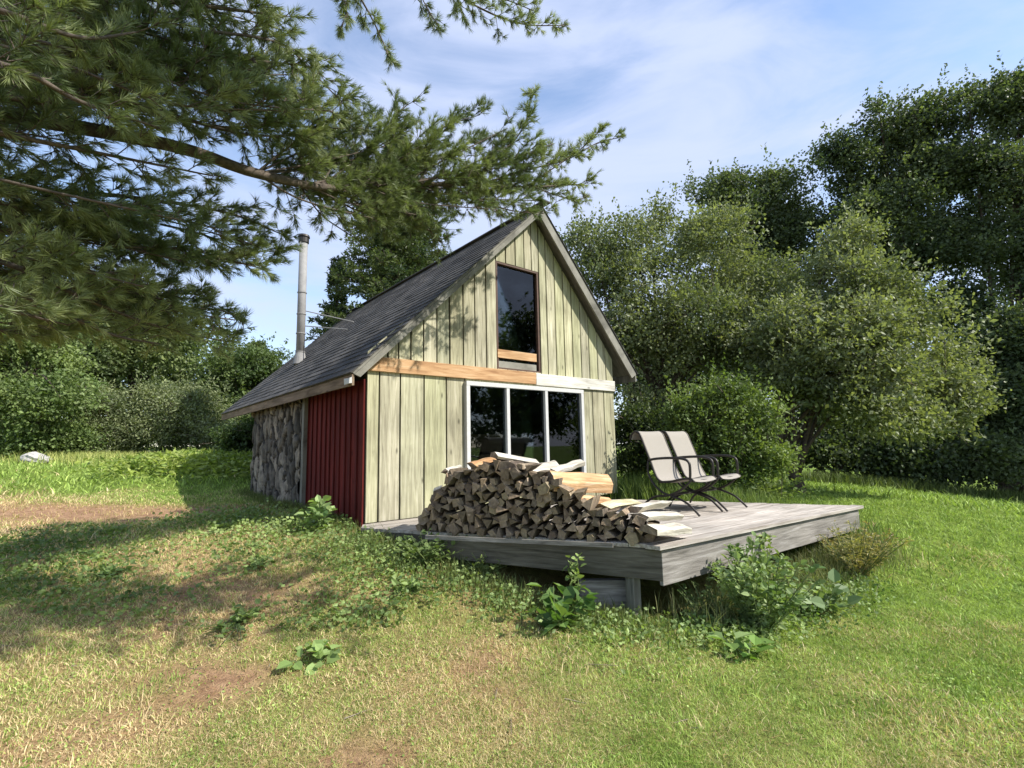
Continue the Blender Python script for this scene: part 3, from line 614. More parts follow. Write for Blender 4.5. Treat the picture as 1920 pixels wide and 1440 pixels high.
def crown_points(blobs, n, clus, sig, shell=.55, lumps=10):
    """blobs (x,y,z,r[,flat]): each carries smaller lumps on its surface; leaf clumps sit on the lumps, so gaps and shade fall between them"""
    B = np.array([b[:4] for b in blobs]); fl = np.array([b[4] if len(b) > 4 else .85 for b in blobs]); LP = []
    for b, f_ in zip(B, fl):
        m = max(5, int(lumps*(.7+.6*R.random()))); d = nrm(R.normal(size=(m, 3))+np.array([0, -.25, .25])); rr_ = b[3]*(.35+.42*R.random(m)); r2 = b[3]*(.28+.28*R.random(m))
        LP.append(np.concatenate([b[:3]+d*rr_[:, None]*np.array([1, 1, f_]), r2[:, None]], 1))
    LP = np.vstack(LP); w = LP[:, 3]**2; w /= w.sum(); nc = max(4, int(n/clus)); bi = R.choice(len(LP), nc, p=w); d = nrm(R.normal(size=(nc, 3))+np.array([0, 0, .2])); rr_ = shell+(1.05-shell)*R.random(nc)**.6
    C = LP[bi, :3]+d*(LP[bi, 3]*rr_)[:, None]*np.array([1, 1, .8]); ci = R.integers(nc, size=n)
    P = C[ci]+R.normal(size=(n, 3))*sig*np.array([1, 1, .6]); D = nrm(d[ci]*.6+R.normal(size=(n, 3))*.8+np.array([0, 0, -.1])); return P, D, C, ci, d
def tree(name, label, cat, base, trunk_r, blobs, n, leaf, c1, c2, group=None, clus=45, sig=.28, shell=.55, lean=None, trunk_top=None, nl=14, seed=1, mat=None, wr=.32, barkm=None, var=.25):
    base = np.asarray(base, float); base[2] = g1(base[0], base[1]); o = empty(name, tuple(base), label, cat, group)
    B = np.array([b[:4] for b in blobs]); top = np.asarray(trunk_top, float) if trunk_top is not None else B[:, :3].mean(0)
    P, D, C, ci, dc = crown_points(blobs, n, clus, sig, shell); cb = (.72+.5*R.random(len(C)))[ci]
    # leafy shoots standing out of the crown
    ns = int(n/150); si = R.integers(len(C), size=ns); s0 = C[si]; sdv = nrm(dc[si]+np.array([0, 0, .7])+R.normal(0, .35, (ns, 3))); sl_ = leaf*(3+5*R.random(ns))+sig*.5; pl = 18
    tt = np.tile(np.linspace(.1, 1, pl), ns); k_ = np.repeat(np.arange(ns), pl); SP = s0[k_]+sdv[k_]*(sl_[k_]*tt)[:, None]+R.normal(0, leaf*.25, (ns*pl, 3)); SD = nrm(sdv[k_]*.7+R.normal(0, .7, (ns*pl, 3)))
    P = np.vstack([P, SP]); D = np.vstack([D, SD]); cb = np.concatenate([cb, np.full(ns*pl, 1.1)])
    keep = P[:, 2] > gz(P[:, 0], P[:, 1])+.05; P, D, cb = P[keep], D[keep], cb[keep]; n = len(P)
    V, q, c = leaves(P, D, leaf*(.45+1.0*R.random(n)**1.4), leaf*wr*(.6+.7*R.random(n)), leafcols(P, n, c1, c2, var, seed=seed)*cb[:, None])
    mesh_np('crown', V, [q], mat or M_leaf, o, col=c, world=True)
    mid = (base+top)/2+R.normal(0, .12, 3)*np.array([1, 1, 0]); path = spline([base-(0, 0, .15), base+(0, 0, .2), mid, top], 12)
    mb = MB().tube(path, np.linspace(trunk_r*1.25, trunk_r*.45, 12), 10); mb.build('trunk', barkm or M_bark, o, world=True, smooth=True)
    mb = MB(); sel = C[R.choice(len(C), min(nl, len(C)), replace=False)]
    for s in sel:
        i = R.integers(4, 12); a = path[i]; m_ = a*.5+s*.5+np.array([0, 0, .12*np.linalg.norm(s-a)]); pp = spline([a, m_, s], 7); mb.tube(pp, np.linspace(trunk_r*.38, trunk_r*.06, 7), 6)
    s0 = C[R.integers(len(C), size=nl*6)]; s1 = s0+R.normal(0, .3, s0.shape); V, q = sticks(s0, s1, np.full(len(s0), .012), np.full(len(s0), .004)); mb.add(V, q)
    mb.build('limbs', barkm or M_bark, o, world=True, smooth=True)
    return o
def bl(px, py, d, rpx, flat=.85):                    # crown blob from photo pixel, distance, radius in px
    p = at(px, py, d); return (p[0], p[1], p[2], rpx*d/F, flat)
GO1, GO2 = (.12, .15, .068), (.24, .265, .135)      # orchard: dusty light green
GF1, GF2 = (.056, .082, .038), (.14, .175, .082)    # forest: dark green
# ------ orchard trees
tree('orchard_tree', 'bushy light green fruit tree with a leaning trunk, right of the chairs behind the deck', 'tree', at(1497, 925, 10.5), .13,
     [bl(1600, 560, 10.6, 100), bl(1590, 470, 10.8, 62), bl(1530, 640, 10.2, 120), bl(1660, 640, 10.5, 125), bl(1740, 720, 10.5, 100), bl(1620, 760, 10., 120), bl(1480, 720, 10, 60), bl(1770, 780, 10.3, 62), bl(1440, 640, 11, 70), bl(1700, 790, 10, 50)],
     60000, .095, GO1, GO2, 'fruit trees behind the deck', clus=34, sig=.16, shell=.6, trunk_top=at(1480, 720, 10.5), nl=26, seed=3)
tree('orchard_tree', 'bushy light green fruit tree directly behind the cabin roof, touching its right side', 'tree', at(1190, 880, 12.5), .15,
     [bl(1200, 500, 12.5, 120), bl(1310, 480, 12.6, 105), bl(1130, 470, 12.8, 75), bl(1400, 560, 12.6, 95), bl(1260, 620, 12.3, 130), bl(1390, 670, 12, 100), bl(1170, 650, 12.3, 90), bl(1200, 760, 12, 60), bl(1110, 560, 12.8, 70), bl(1240, 420, 12.8, 50)],
     56000, .095, GO1, GO2, 'fruit trees behind the deck', clus=34, sig=.18, shell=.6, trunk_top=at(1240, 620, 12.4), nl=26, seed=5)
tree('shrub', 'round bright green shrub right behind the two chairs', 'shrub', at(1340, 925, 8.9), .05,
     [bl(1350, 760, 9, 62), bl(1400, 790, 9, 62), bl(1310, 790, 9, 50), bl(1360, 850, 8.9, 62), bl(1430, 850, 8.9, 45), bl(1290, 860, 9, 45)],
     26000, .075, (.085, .13, .035), (.20, .26, .08), clus=30, sig=.13, nl=16, seed=7)
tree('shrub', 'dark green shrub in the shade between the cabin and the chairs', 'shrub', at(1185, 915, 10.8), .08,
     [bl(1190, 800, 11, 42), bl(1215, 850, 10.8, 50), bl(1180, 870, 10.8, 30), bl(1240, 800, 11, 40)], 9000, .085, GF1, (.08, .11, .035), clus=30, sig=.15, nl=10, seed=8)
# ------ forest on the right
def ftree(label, base, blobs, n, leaf=.16, seed=1, tr=.24, c1=GF1, c2=GF2, sig=.24, clus=34):
    return tree('forest_tree', label, 'tree', base, tr, blobs, int(n*1.6), leaf*.85, c1, c2, 'tall dark trees beyond the lawn', clus=clus, sig=min(sig, .26), seed=seed, nl=26, shell=.72, wr=.38)
ftree('tall dark tree with twin rounded tops left of the highest trees, behind the fruit trees', at(1400, 900, 21), [bl(1345, 370, 21, 55), bl(1440, 365, 21, 65), bl(1400, 450, 21, 90), bl(1320, 450, 21, 60), bl(1480, 460, 21, 70), bl(1420, 560, 21, 100), bl(1490, 400, 21.5, 35)], 30000, seed=11)
ftree('very tall dark broadleaf tree rising behind the right fruit tree', at(1650, 900, 19.5), [bl(1650, 270, 19.5, 75), bl(1720, 250, 19.5, 65), bl(1590, 330, 19.5, 65), bl(1700, 370, 19.5, 105), bl(1600, 430, 19.5, 75), bl(1760, 330, 19.5, 60), bl(1720, 500, 19.5, 100), bl(1560, 290, 19.8, 35), bl(1770, 460, 19.5, 60), bl(1780, 600, 19, 70)], 44000, seed=12)
ftree('tallest dark tree at the right edge of the picture', at(1900, 900, 18), [bl(1880, 220, 18, 85), bl(1960, 200, 18, 90), bl(1850, 330, 18, 80), bl(1940, 360, 18, 120), bl(1870, 470, 18, 85), bl(1960, 540, 18, 110), bl(1830, 190, 18.4, 35), bl(2050, 350, 18, 140)], 44000, seed=13)
ftree('dark lower tree at the right edge under the tallest crown', at(1880, 915, 17), [bl(1880, 640, 17, 75), bl(1940, 740, 17, 95), bl(1850, 770, 17, 75), bl(1900, 850, 16.8, 75), bl(1980, 850, 17, 90), bl(1790, 660, 17.5, 45)], 26000, .17, seed=14, tr=.16, sig=.34)
ftree('dark undergrowth tree right behind the fruit tree canopy', at(1760, 912, 16.6), [bl(1790, 840, 16.5, 70), bl(1720, 870, 16.5, 50), bl(1830, 700, 17.5, 55), bl(1680, 860, 16.5, 45), bl(1830, 880, 16.3, 45), bl(1770, 740, 17.5, 60)], 17000, .16, seed=15, tr=.12, sig=.3)
ftree('low dark bushy tree in the gap between the shrub and the fruit tree trunk', at(1560, 912, 17), [bl(1540, 850, 17, 50), bl(1610, 860, 17, 50), bl(1480, 830, 17.5, 60), bl(1650, 800, 17.5, 70), bl(1560, 780, 17.8, 70)], 16000, .16, seed=16, tr=.12, sig=.3)
ftree('dark tree behind the shrub and the left fruit tree', at(1330, 890, 19), [bl(1260, 780, 19, 90), bl(1380, 760, 19, 100), bl(1300, 650, 19.5, 110), bl(1190, 700, 19.5, 90), bl(1440, 700, 19.5, 80)], 16000, .18, seed=17, tr=.2)
ftree('big dark tree standing past the right edge of the frame', (25, 13.5, 0), [(25, 13.5, 7, 3.4), (24, 12.5, 10, 2.6), (26, 15, 9.5, 2.6), (22.6, 14.5, 4.5, 2.4)], 12000, .26, seed=18)
for i, (x_, y_, h_) in enumerate([(27, -11, 12), (28, -4.5, 13.5), (27.5, 2.5, 13), (29, 8, 12.5)]):
    tree('forest_tree', 'tree of the wood edge to the right of the picture', 'tree', (x_, y_, 0), .2, [(x_, y_, h_*.5, 3.4, 1.1), (x_, y_+1.4, h_*.8, 2.6), (x_, y_-1.8, h_*.3, 2.8), (x_-.5, y_+1.5, h_*.3, 2.6)], 9000, .36, GF1, GF2, 'trees of the wood edge outside the picture', sig=.4, seed=40+i, nl=8)
# ------ left background
tree('broadleaf_tree', 'leafy mid green tree at the far left edge behind the rocks', 'tree', at(60, 855, 17), .14, [bl(30, 640, 17, 85), bl(100, 660, 17, 65), bl(20, 760, 16.5, 90), bl(110, 770, 16.5, 70), bl(-60, 700, 17, 90), bl(60, 580, 17.5, 60), bl(60, 830, 16.3, 50)], 32000, .13, (.10, .15, .045), (.22, .28, .10), 'trees beyond the left lawn', sig=.26, seed=21)
for i, (px, py, r, lab) in enumerate([(215, 790, 62, 'grey green willow shrub, left one of the row beyond the left lawn'), (300, 785, 66, 'grey green willow shrub, middle one of the row beyond the left lawn'), (375, 785, 60, 'grey green willow shrub, right one of the row beyond the left lawn, nearest the cabin')]):
    tree('willow_shrub', lab, 'shrub', at(px, 850, 19), .05, [bl(px, py, 19, r), bl(px-25, py+35, 18.8, r*.7), bl(px+25, py+30, 18.8, r*.7), bl(px+10, py-35, 19, r*.55), bl(px-20, py-40, 19.2, r*.45)], 13000, .13, (.12, .15, .07), (.25, .28, .14), 'willow shrubs beyond the left lawn', sig=.22, seed=22+i, wr=.2)
tree('broadleaf_tree', 'mid green tree behind the willow shrubs under the pine branches', 'tree', at(240, 850, 24), .2, [bl(180, 650, 24, 85), bl(270, 660, 24, 85), bl(350, 680, 24, 70), bl(160, 560, 24.5, 90), bl(290, 590, 24.5, 70)], 24000, .19, (.09, .13, .045), (.18, .22, .08), 'trees beyond the left lawn', sig=.38, seed=26)
tree('broadleaf_tree', 'light green bushy tree seen over the low left end of the cabin roof', 'tree', at(460, 850, 22), .14, [bl(440, 700, 22, 60), bl(490, 720, 22, 60), bl(405, 740, 22, 45), bl(530, 750, 22, 60), bl(460, 790, 21.5, 60)], 22000, .15, (.06, .095, .028), (.15, .20, .065), 'trees beyond the left lawn', sig=.28, seed=27)
tree('shrub', 'dark shrub under the overhanging far end of the roof eave', 'shrub', at(445, 875, 14.6), .05, [bl(440, 825, 14.6, 30), bl(470, 815, 14.6, 28), bl(455, 855, 14.5, 26)], 7000, .09, (.045, .075, .022), (.11, .16, .045), sig=.14, seed=28, nl=8)
for i, (px, d, top, n_) in enumerate([(-60, 28, 470, 'leftmost'), (90, 30, 500, 'second from the left'), (260, 31, 540, 'middle'), (390, 30, 600, 'fourth from the left'), (560, 29, 690, 'rightmost')]):
    tree('broadleaf_tree', 'mid green tree in the far row behind the left lawn, %s' % n_, 'tree', at(px, 850, d), .2, [bl(px, top+70, d, 75), bl(px-50, top+130, d, 75), bl(px+55, top+130, d, 75), bl(px, top+190, d, 90), bl(px+70, top+215, d, 50), bl(px-70, top+215, d, 50)], 16000, .22, (.07, .10, .035), (.16, .20, .075), 'far row of trees behind the left lawn', sig=.3, seed=60+i, nl=10)
tree('shrub', 'low green shrub between the far left tree and the willow shrubs', 'shrub', at(125, 856, 17.6), .05, [bl(110, 820, 17.6, 45), bl(150, 830, 17.4, 42), bl(60, 835, 17.2, 42), bl(10, 835, 17.2, 42)], 14000, .11, (.09, .14, .045), (.20, .26, .09), sig=.18, seed=70, nl=8)
# ------ conifers
def conifer(label, base, top, rmax, n_br, c1, c2, seed, dens=34, group=None, taper=1.0, ndl=.10):
    base = np.asarray(base, float); top = np.asarray(top, float); base[2] = g1(base[0], base[1]); top = np.array([base[0], base[1], top[2]]); H = top[2]-base[2]
    o = empty('spruce_tree', tuple(base), label, 'tree', group); MB().tube([base-(0, 0, .1), base+(0, 0, H*.5), top], [.17, .10, .015], 8).build('trunk', M_bark, o, world=True, smooth=True)
    t = R.random(n_br)**.8*.93+.05; az = R.random(n_br)*6.283; ln = rmax*(1-t)**taper*(.7+.4*R.random(n_br))+.12; z0 = base[2]+H*t
    dr = np.stack([np.cos(az), np.sin(az), -.12-.1*R.random(n_br)+.5*t], 1); P0 = np.stack([np.full(n_br, base[0]), np.full(n_br, base[1]), z0], 1); P1 = P0+dr*ln[:, None]
    V, q = sticks(P0, P1, np.full(n_br, .018), np.full(n_br, .004)); mesh_np('branches', V, [q], M_bark, o, world=True)
    m = (ln*dens).astype(int)+4; bi = np.repeat(np.arange(n_br), m); s = R.random(len(bi))**.75; P = P0[bi]+dr[bi]*(ln[bi]*s)[:, None]; sd_ = np.stack([-np.sin(az[bi]), np.cos(az[bi]), az[bi]*0], 1)
    sp_ = (R.random(len(bi))*2-1)*(.16+.22*ln[bi]*(1-s)); P = P+sd_*sp_[:, None]+np.stack([0*s, 0*s, -abs(sp_)*.25+R.normal(0, .03, len(s))], 1)
    k = 3; P = np.repeat(P, k, 0); D = nrm(np.repeat(dr[bi]*.6+sd_*np.sign(sp_)[:, None]*.7, k, 0)+R.normal(0, .55, P.shape)); n = len(P)
    V, q, c = leaves(P, D, ndl*(.7+.6*R.random(n)), ndl*.16, leafcols(P, n, c1, c2, .25, seed=seed), .1); mesh_np('foliage', V, [q], M_needle, o, col=c, world=True); return o
conifer('tall dark spruce standing behind the cabin roof, right of the stove pipe', at(740, 850, 15.5), at(740, 250, 15.5), 3.7, 820, (.035, .06, .022), (.12, .155, .055), 31, dens=36, taper=.9, ndl=.13)
for i, (px, d, top, n_) in enumerate([(25, 21, 500, 'leftmost young pine of three behind the left lawn'), (150, 22, 560, 'middle young pine of three behind the left lawn'), (475, 24, 640, 'young pine behind the low end of the cabin roof')]):
    conifer(n_, at(px, 850, d), at(px, top, d), 2.1, 420, (.08, .12, .05), (.21, .26, .11), 80+i, 30, 'young pines behind the left lawn', .8, .16)
conifer('young spruce between the stove pipe and the tall spruce behind the roof', at(625, 850, 17), at(625, 480, 17), 1.1, 260, (.03, .052, .02), (.09, .12, .045), 32, ndl=.13)

# ------------------------------------------------------------------ the white pine whose boughs hang over the lawn from the left
pine_base = np.array([-5.2, 2.3, g1(-5.2, 2.3)])
pine = empty('pine_tree', tuple(pine_base), 'big pine whose long needled boughs hang over the upper left of the picture', 'tree')
MB().tube(spline([pine_base-(0, 0, .2), pine_base+(0, 0, .3), pine_base+(.1, 0, 4), pine_base+(0, .1, 9), pine_base+(.1, .1, 14)], 14), np.linspace(.36, .12, 14), 14).build('trunk', M_pinebark, pine, world=True, smooth=True)
def tufts(P, D, k, ln, w, c1, c2, seed):
    n = len(P)*k; P = np.repeat(P, k, 0); D = np.repeat(D, k, 0); a = nrm(np.cross(D, R.normal(size=(n, 3)))); th = .12+.62*R.random((n, 1)); d = nrm(D*np.cos(th)+a*np.sin(th)+np.array([0, 0, -.08]))
    s = nrm(np.cross(d, R.normal(size=(n, 3)))); l_ = (ln*(.7+.5*R.random((n, 1)))); V = np.stack([P-s*w, P+s*w, P+d*l_*.6+s*w*.8+np.array([0, 0, -.002]), P+d*l_], 1).reshape(-1, 3)
    return V, (np.arange(n)*4)[:, None]+np.array([0, 1, 2, 3]), np.repeat(leafcols(P, n, c1, c2, .3, 2.0, seed), 4, 0)
NP1, NP2 = (.11, .15, .06), (.29, .33, .15)
WORLD = False
def bough(path, r0, twl=.46, step=.07, start=.15, up=.22, k=17, ln=.08, side=1., tuftstep=.030, w=.0017, sub=1):
    P = spline([p if WORLD else at(p[0], p[1], p[2]*float(np.interp(p[0], [450, 700, 1100], [1, 1.13, 1.2]))) for p in path], 40); Ld = np.concatenate([[0], np.cumsum(np.linalg.norm(np.diff(P, axis=0), axis=1))]); tot = Ld[-1]
    br = MB().tube(P, np.linspace(r0, .005, 40)**1.0, 7)
    s = np.arange(tot*start, tot, step); s = s+R.normal(0, step*.4, len(s)); s = np.clip(s, 0, tot); Q = np.stack([np.interp(s, Ld, P[:, i]) for i in range(3)], 1); T = nrm(np.stack([np.interp(s, Ld, nrm(np.gradient(P, axis=0))[:, i]) for i in range(3)], 1))
    sidev = nrm(np.cross(T, uz)); n = len(s); sg = np.where(R.random(n) < .5, 1, -1)[:, None]
    D = nrm(T*(.55+.4*R.random((n, 1)))+sidev*sg*(.35+.75*R.random((n, 1)))*side+uz*(up+.45*R.normal(size=(n, 1)))); fall = np.clip(1.25-(s/tot)*.75, .35, 1)
    l1 = twl*(.45+.8*R.random(n))*fall; E1 = Q+D*l1[:, None]
    # second-order twigs
    A0 = [Q]; A1 = [E1]; DD = [D]; LL = [l1]
    for _ in range(sub):
        m = 5; t = .25+.7*R.random((n, m)); q = (Q[:, None]+D[:, None]*(l1[:, None]*t)[..., None]).reshape(-1, 3); d2 = nrm(np.repeat(D, m, 0)+R.normal(0, .62, (n*m, 3))+uz*.12); l2 = np.repeat(l1, m)*.42*(.6+.7*R.random(n*m))
        A0.append(q); A1.append(q+d2*l2[:, None]); DD.append(d2); LL.append(l2)
    A0 = np.vstack(A0); A1 = np.vstack(A1); DD = np.vstack(DD); LL = np.concatenate(LL)
    V, q = sticks(A0, A1, np.full(len(A0), .0042), np.full(len(A0), .0016)); br.add(V, q); b = br.build('branch', M_pinebark, pine, world=True, smooth=True)
    m = np.maximum((LL*.75/tuftstep).astype(int), 2); ti = np.repeat(np.arange(len(LL)), m); u = .3+.7*R.random(len(ti)); TP = A0[ti]+(A1-A0)[ti]*u[:, None]; TD = nrm(DD[ti]+R.normal(0, .18, (len(ti), 3)))
    V, q, c = tufts(TP, TD, k, ln, w, NP1, NP2, 77); mesh_np('needles', V, [q], M_needle, b, col=c, world=True)
    return b
TB = lambda z: (-2600, z, 2.3)
B_ = [
 # long main limb and its fans
 ([(-900, 60, 2.6), (-200, 180, 3.0), (300, 268, 3.5), (480, 325, 3.8), (620, 352, 4.1), (700, 342, 4.3), (850, 346, 4.7), (1000, 350, 5.1), (1095, 345, 5.4)], .062, dict(start=.55)),
 ([(700, 342, 4.3), (760, 300, 4.5), (830, 240, 4.7), (900, 215, 4.9)], .016, {}),
 ([(640, 350, 4.15), (700, 280, 4.4), (740, 220, 4.5), (765, 195, 4.6)], .014, {}),
 ([(850, 346, 4.7), (920, 310, 4.9), (980, 240, 5.1), (998, 165, 5.2)], .014, dict(twl=.3)),
 ([(900, 346, 4.8), (980, 320, 5.1), (1060, 300, 5.3), (1120, 268, 5.5), (1162, 258, 5.6)], .013, dict(twl=.26)),
 ([(1000, 340, 5.1), (1060, 300, 5.2), (1100, 270, 5.3), (1135, 235, 5.3)], .010, dict(twl=.22)),
 ([(760, 345, 4.4), (830, 330, 4.5), (900, 300, 4.7), (960, 270, 4.9)], .012, {}),
 ([(700, 342, 4.3), (740, 380, 4.4), (790, 420, 4.6), (830, 455, 4.8)], .013, dict(up=.05)),
 ([(640, 352, 4.15), (680, 390, 4.3), (720, 420, 4.5), (740, 440, 4.5)], .012, dict(up=.05, twl=.3)),
 ([(850, 348, 4.6), (900, 375, 4.8), (960, 395, 4.9), (1020, 400, 5.0)], .012, dict(up=.05, twl=.34)),
 ([(1000, 350, 5.1), (1040, 365, 5.2), (1080, 375, 5.3), (1105, 365, 5.4)], .010, dict(up=.05, twl=.28)),
 ([(560, 345, 4.0), (600, 400, 4.2), (640, 430, 4.4), (680, 455, 4.5)], .008, dict(up=0, twl=.22, step=.12)),
 ([(600, 350, 4.1), (650, 270, 4.3), (690, 240, 4.4), (700, 215, 4.5)], .010, dict(twl=.3)),
 # upper left mass
 ([(-900, -300, 2.4), (0, -50, 2.9), (300, 0, 3.2), (450, 20, 3.4), (530, 30, 3.5)], .03, dict(start=.4)),
 ([(-900, -100, 2.4), (-100, 60, 2.8), (200, 110, 3.1), (420, 110, 3.4), (590, 125, 3.7)], .032, dict(start=.4)),
 ([(-900, 0, 2.5), (-100, 130, 2.8), (130, 140, 3.0), (230, 118, 3.1), (330, 125, 3.3), (470, 190, 3.6), (600, 190, 3.9)], .03, dict(start=.4)),
 ([(-600, 50, 2.5), (0, 180, 2.9), (250, 200, 3.2), (450, 250, 3.6), (560, 255, 3.9)], .026, dict(start=.3)),
 ([(400, 60, 3.3), (480, 70, 3.4), (540, 90, 3.6), (600, 150, 3.8), (640, 190, 3.9)], .012, {}),
 ([(-500, -300, 2.5), (0, -120, 2.8), (250, -50, 3.1), (400, -20, 3.3), (500, -30, 3.4)], .026, dict(start=.3)),
 ([(420, 240, 3.6), (520, 235, 3.8), (610, 240, 4.0), (680, 240, 4.2)], .012, {}),
 ([(-500, 150, 2.4), (0, 250, 2.7), (200, 290, 3.0), (400, 330, 3.3)], .022, dict(start=.3)),
 ([(-400, -100, 2.0), (0, 20, 2.2), (150, 70, 2.4), (260, 60, 2.6)], .02, dict(start=.3)),
 ([(-400, 50, 2.0), (0, 120, 2.2), (150, 190, 2.5), (300, 240, 2.8)], .02, dict(start=.3)),
 # middle left with sky gaps
 ([(-700, 150, 2.8), (0, 340, 3.4), (250, 370, 3.8), (430, 400, 4.1), (530, 440, 4.3)], .026, dict(start=.35, up=.1)),
 ([(-700, 200, 2.8), (0, 380, 3.4), (180, 440, 3.7), (350, 480, 4.0), (500, 500, 4.4)], .026, dict(start=.35, up=.1)),
 ([(300, 420, 3.9), (380, 440, 4.1), (450, 470, 4.3), (520, 470, 4.4)], .01, dict(up=.1)),
 ([(-500, 300, 2.6), (0, 430, 3.1), (150, 500, 3.4), (280, 550, 3.7), (360, 560, 3.9)], .024, dict(start=.35, up=.05)),
 # lower left
 ([(-500, 350, 2.4), (0, 490, 2.9), (160, 560, 3.2), (290, 610, 3.5), (420, 640, 3.8)], .022, dict(start=.35, up=.05)),
 ([(-500, 380, 2.4), (0, 540, 2.9), (120, 590, 3.1), (220, 630, 3.3), (300, 645, 3.5)], .02, dict(start=.35, up=.05)),
 ([(-500, 420, 2.2), (-50, 560, 2.6), (50, 590, 2.8), (130, 610, 3.0)], .018, dict(start=.35, up=.05)),
 ([(200, 540, 3.4), (300, 560, 3.7), (380, 590, 3.9), (440, 600, 4.1)], .012, dict(up=.05)),
 # sprays hanging in from the top edge
 ([(300, -600, 3.2), (560, -200, 3.6), (660, -30, 3.8), (700, 40, 3.9), (735, 118, 3.9)], .016, dict(start=.62, up=-.1, twl=.24)),
 ([(640, -70, 3.8), (640, -20, 3.8), (650, 20, 3.8), (640, 50, 3.8)], .006, dict(up=-.1, twl=.18)),
 ([(300, -500, 3.4), (650, -200, 3.8), (800, -50, 4.1), (900, 15, 4.3), (980, 45, 4.5), (1058, 48, 4.6)], .018, dict(start=.6, up=0, twl=.36)),
 ([(800, -60, 4.1), (880, -20, 4.3), (950, 0, 4.4), (1000, 20, 4.5)], .010, dict(twl=.34)),
 ([(790, -60, 4.1), (790, -10, 4.1), (810, 30, 4.1), (820, 45, 4.1)], .006, dict(up=-.1, twl=.2)),
]
for p, r, k in B_: bough(p, r, **k)
def inside(x, y, poly):
    c = False; n = len(poly)
    for i in range(n):
        (x0, y0), (x1, y1) = poly[i], poly[(i+1) % n]
        if (y0 > y) != (y1 > y) and x < (x1-x0)*(y-y0)/(y1-y0)+x0: c = not c
    return c
def fill(poly, n, seed, startf, **kw):               # more boughs whose tips end inside an outline
    g = random.Random(seed); xs = [p[0] for p in poly]; ys = [p[1] for p in poly]; done = 0; pts = []
    while done < n:
        best = None
        for _ in range(12):
            x, y = g.uniform(min(xs), max(xs)), g.uniform(min(ys), max(ys))
            if not inside(x, y, poly): continue
            dd = min([math.hypot(x-a, (y-b)*1.3) for a, b in pts] or [999])
            if best is None or dd > best[0]: best = (dd, x, y)
        if best is None: continue
        _, x, y = best; pts.append((x, y)); done += 1; bough(startf(x, y, g), .011, **kw)
def long_(x, y, g):
    d = g.uniform(3.1, 4.3); return [(x-620, y-150, d-.8), (x-400, y-90, d-.5), (x-190, y-30+g.uniform(-25, 25), d-.25), (x, y, d)]
WORLD = True                                         # limbs overhead, above the picture, that shade the left lawn
for (xa, ya, za, xb, yb, zb_) in ((-4.8, 2.3, 5.6, .6, 2.3, 5.4), (-4.8, 2.2, 6.0, 1.9, 2.2, 5.5), (-4.9, 2.1, 6.4, 3.2, 2.7, 5.6), (-4.9, 2.0, 6.8, 2.6, 1.9, 6.0), (-4.8, 2.2, 6.2, 1.2, 2.9, 5.8), (-.5, 2.2, 5.6, 2.2, 3.1, 5.2), (0, 2.2, 5.7, 3.7, 2.5, 5.1), (.8, 2.2, 5.7, 3.0, 3.3, 5.5), (-1., 2.2, 5.6, .9, 1.7, 5.2), (-2, 2.3, 5.9, 1.6, 2.5, 5.7), (-1, 2.1, 6.1, 2.9, 2.3, 5.8), (.5, 2.1, 6.0, 3.6, 2.9, 5.5), (-2, 2.0, 6.0, .4, 2.0, 5.7)):
    bough([(xa, ya, za), ((xa*2+xb)/3, (ya*2+yb)/3, (za*2+zb_)/3+.1), ((xa+2*xb)/3, (ya+2*yb)/3, (za+2*zb_)/3+.1), (xb, yb, zb_)], .03, twl=.62, start=.3, step=.07)
WORLD = False
fill([(-20, -20), (500, -20), (570, 90), (620, 170), (650, 240), (560, 265), (420, 245), (250, 235), (-20, 320)], 36, 3, long_, twl=.42, start=.35)
fill([(-20, 350), (250, 400), (440, 430), (530, 460), (480, 510), (420, 540), (300, 480), (100, 420), (-20, 420)], 13, 4, long_, twl=.36, start=.4, up=.05)
fill([(-20, 460), (200, 500), (420, 560), (440, 630), (380, 655), (200, 630), (-20, 640)], 18, 5, long_, twl=.36, start=.4, up=.05)
def short_(x, y, g):
    sx = min(max(x-g.uniform(150, 260), 480), 980); d0 = np.interp(sx, [480, 620, 850, 1095], [3.8, 4.1, 4.7, 5.4]); sy = np.interp(sx, [480, 620, 850, 1095], [325, 352, 346, 345]); d1 = np.interp(x, [480, 620, 850, 1095], [3.8, 4.1, 4.7, 5.4])+g.uniform(-.3, .5)
    return [(sx, sy, d0), (sx*.6+x*.4, sy*.5+y*.5+8, d0*.6+d1*.4), (x, y, d1)]
fill([(600, 215), (760, 225), (900, 240), (990, 225), (1060, 280), (1080, 340), (1060, 370), (900, 400), (820, 440), (740, 435), (660, 400), (600, 330)], 30, 6, short_, twl=.32, start=.2, up=.12)

